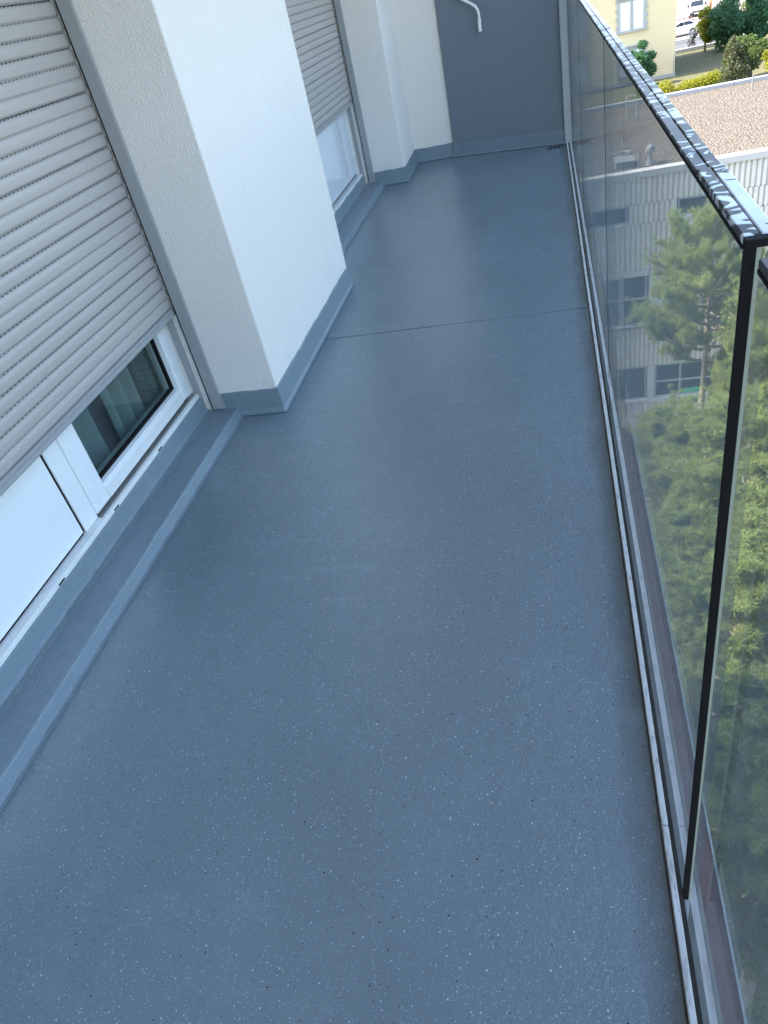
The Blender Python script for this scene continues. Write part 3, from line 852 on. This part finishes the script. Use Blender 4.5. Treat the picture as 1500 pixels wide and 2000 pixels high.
cpts = [(1.6,25.2),(1.8,25.55),(2.0,25.5),(2.2,25.75),(2.42,25.6),(2.3,25.25),(2.1,25.1),(1.85,25.15),(1.6,24.95)]
tag(MB().tube([(x,y,RZ+0.01) for x,y in cpts], 0.018, 6).build('loose_cable', FRAME), 'thin white cable looped on the gravel roof', 'cable')
hb = thing('roof_hatch', 'low metal hatch on the gravel roof near the front', 'hatch', (2.1, 24.1, RZ))
MB().box(1.85, 2.35, 23.75, 24.4, RZ-0.03, RZ+0.14).build('curb', THRESH, hb, bevel=0.01)
MB().box(1.82, 2.38, 23.72, 24.43, RZ+0.141, RZ+0.17).build('lid', THRESH, hb, bevel=0.01)

# ---- yellow house
YB = 70.0
REND = m_render(); STONE = simple('window_stone', (0.36,0.35,0.32), 0.85, vscale=1.5)
SHW = simple('white_roller', (0.72,0.73,0.76), 0.6)
yh = thing('yellow_house', 'pale yellow rendered house with stone framed windows', 'building', (0, YB, zr(-10.9)))
zg = zr(-10.9)
MB().box(-26, 10.0, YB, YB+12, zg-0.3, zr(1.5)).build('wall', REND, yh)
MB().box(-26.1, 10.06, YB-0.05, YB-0.001, zg-0.3, zg+0.25).build('plinth', STONE, yh)
MB().prism([(YB-0.7,zr(1.45)),(YB+12.7,zr(1.45)),(YB+9.5,zr(4.2)),(YB+2.5,zr(4.2))], 'x', -26.8, 10.8).build('roof', simple('roof_tiles', (0.28,0.13,0.08), 0.85, vscale=3), yh)
MB().tube([(9.9,YB-0.06,zg+0.1),(9.9,YB-0.06,zg+1.1),(9.99,YB-0.06,zg+1.6)], 0.035, 6).build('downpipe', STONE, yh)
def ywin(cx_, ztop, zbot, full=True):
    hw = 0.86
    w = MB().box(cx_-hw, cx_+hw, YB-0.012, YB-0.002, zbot, ztop).build('window', SHW, yh)
    f = MB()
    f.box(cx_-hw-0.22, cx_-hw, YB-0.06, YB-0.001, zbot, ztop); f.box(cx_+hw, cx_+hw+0.22, YB-0.06, YB-0.001, zbot, ztop)
    f.box(cx_-hw-0.22, cx_+hw+0.22, YB-0.0605, YB-0.001, ztop+0.001, ztop+0.25)
    f.box(cx_-0.11, cx_+0.11, YB-0.058, YB-0.013, zbot, ztop)
    f.build('stone_surround', STONE, w)
    for k in range(4):
        zz = zbot+0.12+k*0.56
        for s_ in (-1, 1):
            a = cx_+s_*(hw+0.2205); MB().box(a, a+s_*0.11, YB-0.057, YB-0.0015, zz, zz+0.26).build('quoin', STONE, w)
    MB().box(cx_-hw-0.30, cx_+hw+0.30, YB-0.16, YB-0.001, zbot-0.16, zbot-0.001).build('sill', STONE, w)
    MB().box(cx_-hw-0.30, cx_+hw+0.30, YB-0.20, YB-0.001, ztop+0.251, ztop+0.36).build('cornice', STONE, w)
    for s_ in (-1, 1):
        x0 = cx_+s_*0.11 if s_ > 0 else cx_-hw; x1 = x0+hw-0.11
        MB().box(x0, x1, YB-0.030, YB-0.0125, zbot+(ztop-zbot)*0.70, ztop).build('upper_light', PVC, w)
        n = 16; hh = (ztop-zbot)*0.69
        for k in range(n):
            z0 = zbot+hh*k/n
            MB().prism([(YB-0.012,z0+0.002),(YB-0.030,z0+0.004),(YB-0.020,z0+hh/n-0.006),(YB-0.012,z0+hh/n-0.006)], 'x', x0+0.02, x1-0.02).build('blind_slat', SHW, w)
for ci, cx_ in enumerate((6.72, 2.3, -2.1, -6.5)):
    for ri, zt_ in enumerate((-5.25, -8.5)):
        ywin(cx_, zr(zt_), zr(zt_-1.85 if ri == 0 else zt_-1.75))

# ---- vegetation
def leaf_cloud(seed, n, shape, size, flat=0.3):
    """n quads; shape(rng) -> centres (n,3) ; returns V,F"""
    r = np.random.default_rng(seed)
    Cn = shape(r, n)
    a = r.normal(size=(n,3)); a /= np.linalg.norm(a, axis=1, keepdims=True)
    b = r.normal(size=(n,3)); b -= a*(a*b).sum(1, keepdims=True); b /= np.linalg.norm(b, axis=1, keepdims=True)
    s = size*r.uniform(0.6, 1.35, (n,1))
    a *= s; b *= s*0.55
    V = np.stack([Cn-a, Cn+b, Cn+a, Cn-b], 1).reshape(-1,3)
    F = np.arange(4*n).reshape(n,4)
    return V, F
def clumps(centers, radii, shell=0.55):
    centers = np.array(centers); radii = np.array(radii)
    def f(r, n):
        p = (radii**2).sum(1) if radii.ndim > 1 else radii**2
        k = r.choice(len(centers), n, p=p/p.sum())
        d = r.normal(size=(n,3)); d /= np.linalg.norm(d, axis=1, keepdims=True)
        rr = shell + (1-shell)*r.random((n,1))**0.7 + r.normal(0,0.06,(n,1))
        R_ = radii[k] if radii.ndim > 1 else radii[k][:,None]
        return centers[k] + d*rr*R_
    return f
BARK = simple('bark', (0.16,0.115,0.085), 0.9, var=0.35, vscale=12, bump=0.02, bscale=25)
PBARK = simple('pine_bark', (0.36,0.28,0.22), 0.9, var=0.35, vscale=9, bump=0.02, bscale=20)

def pine_proto(seed, hgt, crown, rad):
    r = np.random.default_rng(seed); rr = random.Random(seed)
    t = thing('pine_tree', 'pine', 'tree')
    tr = MB()
    lean = (rr.uniform(-.25,.25), rr.uniform(-.25,.25))
    tp = [(lean[0]*(q/hgt)**2*hgt*0.15, lean[1]*(q/hgt)**2*hgt*0.15, q) for q in np.linspace(0, hgt*0.985, 9)]
    tr.tube(tp, [0.16*(1-0.85*i/8)+0.012 for i in range(9)], 8)
    tips = []; limbs = MB()
    nb = 40
    for i in range(nb):
        u = (i+0.5)/nb
        z = hgt-crown+crown*u*0.97
        L = rad*(0.55+0.45*math.sin(math.pi*min(1, 0.25+u*0.85)))*rr.uniform(0.7,1.12)*(1.0 if u < 0.7 else 1.0-(u-0.7)*1.9)
        L = max(L, 0.35)
        az = i*2.399+rr.uniform(-.4,.4)
        up = -0.05+0.55*u+rr.uniform(-.1,.15)
        f_ = z/hgt
        base = Vector((lean[0]*f_*f_*hgt*0.15, lean[1]*f_*f_*hgt*0.15, z))
        d = Vector((math.cos(az), math.sin(az), up)).normalized()
        pts = [base + d*(L*q) + Vector((rr.uniform(-.05,.05), rr.uniform(-.05,.05), 0.22*L*q*q)) for q in (0,0.3,0.6,0.85,1.0)]
        limbs.tube(pts, [0.04,0.032,0.022,0.012,0.006], 5, cap=False)
        side = d.cross(Vector((0,0,1))).normalized()
        m = int(10+L*8)
        for k in range(m):
            q = 0.25+0.75*(k+rr.random())/m
            j = min(3, int(q*4)); p = pts[0].lerp(pts[-1], q); p.z += 0.0
            sl = (0.30+0.35*(1-abs(q-0.6)))*L*0.55*rr.uniform(0.5,1.1)
            sd = (side*(1 if k % 2 else -1)*rr.uniform(0.5,1) + d*rr.uniform(0.2,0.8) + Vector((0,0,rr.uniform(-0.1,0.55)))).normalized()
            e = p + sd*sl
            limbs.tube([p, p.lerp(e,0.6)+Vector((0,0,0.02)), e], [0.010,0.007,0.003], 4, cap=False)
            nt = max(2, int(sl/0.085))
            for w in range(nt):
                c = p.lerp(e, (w+1.0)/nt)
                tips.append((*(c+Vector((rr.uniform(-.04,.04), rr.uniform(-.04,.04), rr.uniform(-.02,.05)))), *(sd+Vector((0,0,0.55))).normalized()))
                if rr.random() < 0.95:
                    e2 = c + Vector((rr.uniform(-.16,.16), rr.uniform(-.16,.16), rr.uniform(-.02,.13)))
                    tips.append((*e2, *(sd+Vector((rr.uniform(-.6,.6),rr.uniform(-.6,.6),0.6))).normalized()))
    T = np.array(tips); n = len(T); K = 27
    P = np.repeat(T[:,:3], K, 0); D = np.repeat(T[:,3:], K, 0)
    v = r.normal(size=(n*K,3)); v /= np.linalg.norm(v, axis=1, keepdims=True)
    dr = D*0.65+v; dr /= np.linalg.norm(dr, axis=1, keepdims=True)
    Ln = r.uniform(0.07, 0.16, (n*K,1))
    wv = np.cross(dr, r.normal(size=(n*K,3))); wv /= np.linalg.norm(wv, axis=1, keepdims=True)
    V = np.stack([P-wv*0.0072, P+wv*0.0072, P+dr*Ln], 1).reshape(-1,3)
    F = np.arange(3*n*K).reshape(-1,3)
    tr.build('trunk', PBARK, t, local=True, smooth=True)
    limbs.build('branches', PBARK, t, local=True)
    o = bpy.data.objects.new('crown', npmesh('pine_needles', V, F, PINE)); COL.objects.link(o); o.parent = t
    return t, n*K
PINE = m_leaf('pine_needle', (0.05,0.09,0.04), (0.29,0.35,0.115), (0.62,0.66,0.20), 0.45, 1.2)
protos = [pine_proto(3, 10.0, 3.3, 1.75)[0], pine_proto(14, 10.0, 3.6, 1.9)[0], pine_proto(27, 10.0, 3.0, 1.75)[0]]
pines = [ # x, y, top z (rel. camera), proto, rot, width, label
 (3.25,16.6,-5.30,2,0.3,0.80,'lone pine top standing before the upper cladding windows'),
 (5.15,15.2,-5.65,1,1.9,0.9,'tall pine beside the black glass edge, right of the lone pine'),
 (2.75,11.6,-7.15,1,4.1,0.95,'pine with its crown against the lowest cladding band'),
 (5.0,11.4,-6.9,0,2.2,1.0,'pine behind the near pane, level with the lowest window row'),
 (2.55,8.3,-7.6,0,5.0,1.0,'sunlit pine in the middle of the view through the glass'),
 (4.9,8.2,-7.5,1,3.3,1.05,'sunlit pine right of the black glass edge at mid height'),
 (2.5,5.6,-8.6,1,0.9,0.95,'shaded pine below the maroon fascia strip'),
 (4.6,5.4,-8.8,0,1.2,1.0,'shaded pine low at the right picture edge'),
 (3.7,9.9,-7.5,2,1.4,1.1,'pine filling the gap between the sunlit pines'),
 (3.5,6.9,-8.3,2,2.6,1.1,'pine at the edge of the house shadow'),
 (1.75,12.9,-7.9,0,2.9,0.8,'small pine close to the base channel before the cladding'),
 (1.85,9.9,-8.0,2,3.8,0.95,'pine nearest the maroon strip in the sun'),
 (1.9,7.2,-8.5,0,0.6,0.9,'half lit pine beside the maroon strip'),
 (3.75,14.2,-7.1,1,5.6,0.62,'low slim pine hiding the trunk of the lone pine'),
 (3.4,3.2,-10.5,0,2.0,1.1,'dark pine at the foot of the house, bottom right'),
 (6.9,13.5,-6.2,0,0.1,1.0,'pine farthest right behind the tall pine'),
 (6.8,9.5,-7.0,2,4.4,1.1,'pine farthest right in the middle row'),
]
used = set()
for (x, y, zt_, pi, rot, wd, lab) in pines:
    o = protos[pi] if pi not in used else copy_tree(protos[pi])
    used.add(pi)
    hh = zt_+17.0
    o.location = (x, y, zr(-17.02)); o.rotation_euler = (0,0,rot)
    s_ = hh/10.0
    o.scale = (wd, wd, s_)
    tag(o, lab, 'tree', 'pines growing in the yard')

def leafy(name, label, cat, group, loc, trunk_h, centers, radii, n, size, mat, seed, stems=1, part='crown', shell=0.5):
    t = thing(name, label, cat, loc, group=group)
    V, F = leaf_cloud(seed, n, clumps(centers, radii, shell), size)
    o = bpy.data.objects.new(part, npmesh(part, V, F, mat)); COL.objects.link(o); o.parent = t
    rr = random.Random(seed)
    b = MB()
    for k in range(stems):
        dx, dy = rr.uniform(-.15,.15)*(stems > 1), rr.uniform(-.1,.1)*(stems > 1)
        b.tube([(dx,dy,0),(dx*1.5,dy,trunk_h*0.5),(dx*2+rr.uniform(-.1,.1),dy,trunk_h)], [0.11,0.085,0.03], 7)
    for c in list(centers)[:14]:
        b.tube([(0,0,trunk_h*0.55),(c[0]*0.5,c[1]*0.5,trunk_h*0.6+(c[2]-trunk_h*0.6)*0.6),tuple(c)], [0.05,0.03,0.01], 5, cap=False)
    b.build('trunk', BARK, t, local=True)
    return t
L_DARK = m_leaf('leaf_dark_green', (0.035,0.09,0.05), (0.085,0.19,0.085), (0.11,0.27,0.08), 0.32, 0.9)
L_YEL = m_leaf('leaf_yellow_green', (0.10,0.13,0.015), (0.30,0.29,0.03), (0.48,0.46,0.04), 0.45, 0.9)
L_MID = m_leaf('leaf_mid_green', (0.05,0.085,0.03), (0.13,0.17,0.05), (0.20,0.27,0.06), 0.35, 0.9)
L_OLIVE = m_leaf('leaf_olive', (0.045,0.07,0.035), (0.15,0.15,0.075), (0.18,0.2,0.07), 0.3, 0.9)
def blob(seed, n, box, r0, r1):
    rr = random.Random(seed); cs, rs = [], []
    while len(cs) < n:
        p = [rr.uniform(-1,1) for _ in range(3)]
        if p[0]**2+p[1]**2+p[2]**2 > 1: continue
        cs.append((box[0]*p[0], box[1]*p[1], box[3]+box[2]*p[2])); q = rr.uniform(r0, r1); rs.append((q,q,q*0.85))
    return cs, rs
def gz(y): return ground_z(0, y)
c, r_ = blob(1, 40, (2.6,2.3,1.8,2.1), 0.55, 1.0)
leafy('broadleaf_tree', 'dark green rounded tree beside the parked cars', 'tree', 'trees beyond the gravel roof', (16.2,79,gz(79)), 2.2, c, r_, 11000, 0.14, L_DARK, 21)
c, r_ = blob(2, 12, (1.0,0.9,1.2,1.9), 0.4, 0.65)
leafy('broadleaf_tree', 'small yellow lit tree at the left of the dark tree', 'tree', 'trees beyond the gravel roof', (14.1,81,gz(81)), 1.9, c, r_, 3600, 0.12, L_YEL, 22)  # sunlight on the dark tree's left side, put into yellow leaf colour
c, r_ = blob(3, 26, (2.6,2.2,2.1,3.3), 0.5, 0.9)
leafy('broadleaf_tree', 'light green tree at the top right picture corner', 'tree', 'trees beyond the gravel roof', (21.2,88,gz(88)), 2.6, c, r_, 8000, 0.15, L_MID, 23)
c, r_ = blob(4, 18, (1.3,1.5,1.5,2.0), 0.4, 0.7)
leafy('broadleaf_tree', 'bright yellow green tree cut by the right picture edge', 'tree', 'trees beyond the gravel roof', (15.6,60,gz(60)), 1.8, c, r_, 6500, 0.10, L_YEL, 24)
c, r_ = blob(44, 18, (1.5,1.2,1.2,1.5), 0.4, 0.7)
leafy('garden_shrub', 'mid green shrub between conical shrub and yellow tree', 'shrub', 'shrubs behind the gravel roof', (14.2,63,gz(63)), 1.0, c, r_, 5000, 0.09, L_MID, 25, stems=3)
cs, rs = [], []
rr = random.Random(6)
for k in range(30):
    u = rr.random()**1.3; q = (1-u)*1.05+0.12; a = rr.uniform(0,6.28)
    cs.append((q*math.cos(a)*0.8, q*math.sin(a)*0.8, 0.35+2.5*u)); w = 0.22+0.28*(1-u); rs.append((w,w,w*1.3))
leafy('conical_shrub', 'olive green conical shrub on the shaded lawn', 'shrub', 'shrubs behind the gravel roof', (12.7,62,gz(62)), 2.6, cs, rs, 8000, 0.085, L_OLIVE, 26)
c, r_ = blob(7, 16, (0.85,0.6,1.15,1.45), 0.38, 0.62)
leafy('garden_shrub', 'dark green bush against the yellow house wall', 'shrub', 'shrubs behind the gravel roof', (7.15,67.6,gz(67)), 1.6, [(a, b_*0.9, max(.3,z*1.15)) for a, b_, z in c], r_, 9000, 0.09, L_DARK, 27, stems=3)
cs, rs = [], []
for k in range(34):
    cs.append((rr.uniform(-2.9,2.3), rr.uniform(-.45,.45), rr.uniform(0.35,1.05))); w = rr.uniform(0.36,0.55); rs.append((w,w,w*0.9))
leafy('clipped_hedge', 'bright yellow green hedge just behind the gravel roof', 'hedge', None, (8.9,60.2,gz(60)), 0.6, cs, rs, 11000, 0.065, L_YEL, 28, stems=5, part='foliage')
for k, (x, y, w) in enumerate(((21.5,72,2.4),(24,80,3.0))):
    c, r_ = blob(60+k, 22, (w,w,w*0.75,w*0.95+0.6), 0.5, 0.9)
    leafy('broadleaf_tree', ('green tree just past the right picture edge', 'green tree behind the right picture edge, farther back')[k], 'tree', 'trees beyond the gravel roof', (x,y,gz(y)), 2.2, c, r_, 5000, 0.15, L_MID, 70+k)

# low undergrowth in the yard
def under(r, n):
    p = np.zeros((n,3)); p[:,0] = r.uniform(-1.0,14,n); p[:,1] = r.uniform(-4,21,n); p[:,2] = zr(-17)+np.abs(r.normal(0,0.28,n))*(0.4+np.sin(p[:,0]*1.7)*np.sin(p[:,1]*1.3)*0.5+0.5)
    return p
V, F = leaf_cloud(91, 42000, under, 0.075)
o = bpy.data.objects.new('undergrowth', npmesh('undergrowth', V, F, L_OLIVE)); COL.objects.link(o)
tag(o, 'low leafy undergrowth covering the yard below the pines', 'ground cover', kind='stuff')

# ---- vehicles
CARW = simple('white_car_paint', (0.78,0.79,0.80), 0.25, var=0.02, coat=0.6)
CARR = simple('red_car_paint', (0.42,0.03,0.04), 0.25, var=0.05, coat=0.6)
TYRE = simple('tyre_rubber', (0.02,0.02,0.02), 0.8)
RIM = simple('wheel_rim', (0.22,0.22,0.23), 0.35, metal=0.6)
CGL = simple('car_glass', (0.02,0.024,0.03), 0.08)
LAMPR = simple('tail_lamp', (0.35,0.02,0.02), 0.2)
LAMPW = simple('head_lamp', (0.7,0.7,0.68), 0.15)
BUMP = simple('black_bumper', (0.03,0.03,0.033), 0.6)
PLATE = simple('number_plate', (0.75,0.75,0.72), 0.5)
def loft(secs, parent, name, mat, bevel=0.0):
    """secs: list of (x, [(y,z)...]) closed rings with equal counts"""
    b = MB(); n = len(secs[0][1]); vs = []
    for x, ring in secs: vs += [(x,y,z) for y,z in ring]
    fs = [(i*n+j, i*n+(j+1)%n, (i+1)*n+(j+1)%n, (i+1)*n+j) for i in range(len(secs)-1) for j in range(n)]
    fs += [tuple(range(n)), tuple(range((len(secs)-1)*n, len(secs)*n))]
    b.add(vs, fs); return b.build(name, mat, parent, local=True, smooth=False, bevel=bevel)
def ring(hw, z0, z1, tuck=0.12):
    return [(-hw+0.05,z0),(hw-0.05,z0),(hw,z0+0.12),(hw,z1-tuck),(hw-0.08,z1),(-hw+0.08,z1),(-hw,z1-tuck),(-hw,z0+0.12)]
def wheel(parent, x, y, side, r=0.33):
    w = MB().tube([(x,y-0.11*side,r),(x,y+0.11*side,r)], r, 20).build('wheel', TYRE, parent, local=True)
    MB().tube([(x,y+0.105*side,r),(x,y+0.118*side,r)], r*0.66, 16).build('rim', RIM, w, local=True)
    for k in range(5):
        a = k*2*math.pi/5
        MB().tube([(x,y+0.121*side,r),(x+0.2*math.cos(a),y+0.121*side,r+0.2*math.sin(a))], 0.02, 5).build('spoke', LAMPW, w, local=True)
def car(label, loc, rz, paint):
    t = thing('parked_car', label, 'car', loc, rz, 'cars on the parking lot')
    # nose towards -x, tail towards +x
    loft([(-2.1,ring(0.72,0.32,0.62)),(-1.95,ring(0.84,0.2,0.74)),(-1.0,ring(0.9,0.18,0.92)),(-0.5,ring(0.91,0.18,0.97)),(1.2,ring(0.91,0.18,1.0)),(1.85,ring(0.88,0.2,1.0)),(2.08,ring(0.78,0.32,0.92))], t, 'body', paint, 0.03)
    loft([(-0.85,ring(0.74,0.9,0.97,0.03)),(-0.05,ring(0.66,0.9,1.42)),(0.5,ring(0.65,0.9,1.48)),(1.15,ring(0.65,0.9,1.44)),(1.95,ring(0.70,0.9,1.03,0.04))], t, 'cabin', paint, 0.02)
    for s_ in (-1, 1):
        y = s_*0.70
        MB().add([(-0.62,s_*0.775,1.0),(0.38,s_*0.735,1.02),(0.38,s_*0.675,1.37),(0.0,s_*0.68,1.36)], [(0,1,2,3)]).build('side_window', CGL, t, local=True)
        MB().add([(0.45,s_*0.735,1.02),(1.5,s_*0.745,1.05),(1.1,s_*0.682,1.34),(0.45,s_*0.675,1.38)], [(0,1,2,3)]).build('side_window', CGL, t, local=True)
        MB().box(0.40,0.55,s_*0.905,s_*0.925,0.82,0.86).build('door_handle', paint, t, local=True)
        MB().box(-0.62,-0.45,s_*0.86,s_*1.02,0.98,1.1).build('mirror', paint, t, local=True)
        MB().box(1.86,2.06,s_*0.60,s_*0.86,0.74,0.9).build('tail_lamp', LAMPR, t, local=True)
        MB().box(-2.06,-1.90,s_*0.5,s_*0.82,0.58,0.7).build('head_lamp', LAMPW, t, local=True)
        for x in (-1.3, 1.32): wheel(t, x, s_*0.84, s_)
    MB().add([(1.20,-0.58,1.44),(1.20,0.58,1.44),(1.88,0.62,1.09),(1.88,-0.62,1.09)], [(0,1,2,3)]).build('rear_window', CGL, t, local=True)
    MB().add([(-0.80,-0.66,1.01),(-0.80,0.66,1.01),(-0.08,0.58,1.40),(-0.08,-0.58,1.40)], [(0,3,2,1)]).build('windscreen', CGL, t, local=True)
    MB().box(1.95,2.11,-0.7,0.7,0.3,0.48).build('rear_bumper', BUMP, t, local=True)
    MB().box(2.085,2.10,-0.26,0.26,0.62,0.73).build('number_plate', PLATE, t, local=True)
    return t
car('white hatchback parked beside the yellow house corner', (14.55,100.2,ground_z(0,100.2)+0.02), R(4), CARW)
car('red car parked behind the white hatchback', (14.75,103.6,ground_z(0,103.6)+0.02), R(6), CARR)
# van, nose towards -y
vn = thing('delivery_van', 'white van facing the camera on the pinkish parking lot', 'van', (20.3,124,ground_z(0,124)+0.02), R(90)+R(-10))
loft([(-2.35,ring(0.80,0.42,0.85)),(-2.2,ring(0.92,0.3,1.02)),(-1.75,ring(0.95,0.25,1.15)),(-1.6,ring(0.95,0.25,1.2)),(-0.95,ring(0.93,0.25,1.95)),(-0.6,ring(0.92,0.25,2.02)),(2.2,ring(0.92,0.25,2.02)),(2.3,ring(0.88,0.32,1.95))], vn, 'body', CARW, 0.03)
MB().add([(-1.63,-0.80,1.24),(-1.63,0.80,1.24),(-1.02,0.70,1.86),(-1.02,-0.70,1.86)], [(0,3,2,1)]).build('windscreen', CGL, vn, local=True)
MB().box(-2.40,-2.2,-0.85,0.85,0.3,0.62).build('bumper', BUMP, vn, local=True)
MB().box(-2.372,-2.25,-0.55,0.55,0.66,0.8).build('grille', BUMP, vn, local=True)
MB().box(-2.415,-2.40,-0.26,0.26,0.42,0.54).build('number_plate', PLATE, vn, local=True)
for s_ in (-1, 1):
    MB().box(-2.28,-2.1,s_*0.60,s_*0.90,0.72,0.92).build('head_lamp', LAMPW, vn, local=True)
    MB().box(-1.45,-1.3,s_*0.94,s_*1.14,1.2,1.45).build('mirror', BUMP, vn, local=True)
    MB().add([(-1.35,s_*0.957,1.2),(-0.45,s_*0.957,1.2),(-0.45,s_*0.93,1.75),(-0.95,s_*0.93,1.75)], [(0,1,2,3)]).build('side_window', CGL, vn, local=True)
    for x in (-1.6, 1.5): wheel(vn, x, s_*0.86, s_, 0.34)
def moto(label, loc, rz):
    t = thing('motorbike', label, 'motorbike', loc, rz, 'motorbikes in the court')
    for x in (-0.68, 0.66):
        b = MB(); pts = [(x+0.29*math.cos(a), 0, 0.31+0.29*math.sin(a)) for a in np.linspace(0, 2*math.pi, 17)]
        w = b.tube(pts, 0.055, 6, cap=False).build('wheel', TYRE, t, local=True)
        MB().tube([(x,-0.06,0.31),(x,0.06,0.31)], 0.1, 8).build('hub', RIM, w, local=True)
    loft([(-0.42,ring(0.12,0.35,0.75)),(-0.2,ring(0.19,0.28,0.92)),(0.25,ring(0.2,0.28,0.85)),(0.45,ring(0.14,0.45,0.82))], t, 'engine_body', CARW if 'white' in label else BUMP, 0.02)
    loft([(0.05,ring(0.13,0.80,0.9)),(0.4,ring(0.17,0.80,0.93)),(0.75,ring(0.12,0.84,0.97))], t, 'saddle', BUMP, 0.02)
    MB().tube([(-0.68,0.0,0.31),(-0.42,0,0.95),(-0.36,0,1.08)], 0.045, 6).build('fork', RIM, t, local=True)
    MB().tube([(-0.28,-0.36,1.08),(-0.38,-0.2,1.1),(-0.38,0.2,1.1),(-0.28,0.36,1.08)], 0.022, 6).build('handlebar', BUMP, t, local=True)
    MB().add([(-0.5,-0.2,0.98),(-0.5,0.2,0.98),(-0.36,0.16,1.36),(-0.36,-0.16,1.36)], [(0,1,2,3)]).build('windshield', LAMPW, t, local=True)
    MB().box(0.62,1.02,-0.22,0.22,0.96,1.28).build('top_box', BUMP, t, local=True, bevel=0.04)
    MB().box(1.0,1.03,-0.1,0.1,0.66,0.78).build('number_plate', PLATE, t, local=True)
    return t
moto('motorbike with black top box nearest the yellow house', (13.9,87.0,ground_z(0,87)+0.02), R(-80))
moto('white motorbike with black top box near the side wall', (15.9,88.4,ground_z(0,88.4)+0.02), R(-55))
tag(MB().tube([(22.2,125,ground_z(0,125)),(22.2,125,ground_z(0,125)+1.1),(22.2,125,ground_z(0,125)+1.35)], [0.14,0.14,0.1], 8).build('hydrant', simple('orange_post', (0.6,0.24,0.05), 0.5)),
    'slim orange post on the parking lot right of the van', 'bollard')
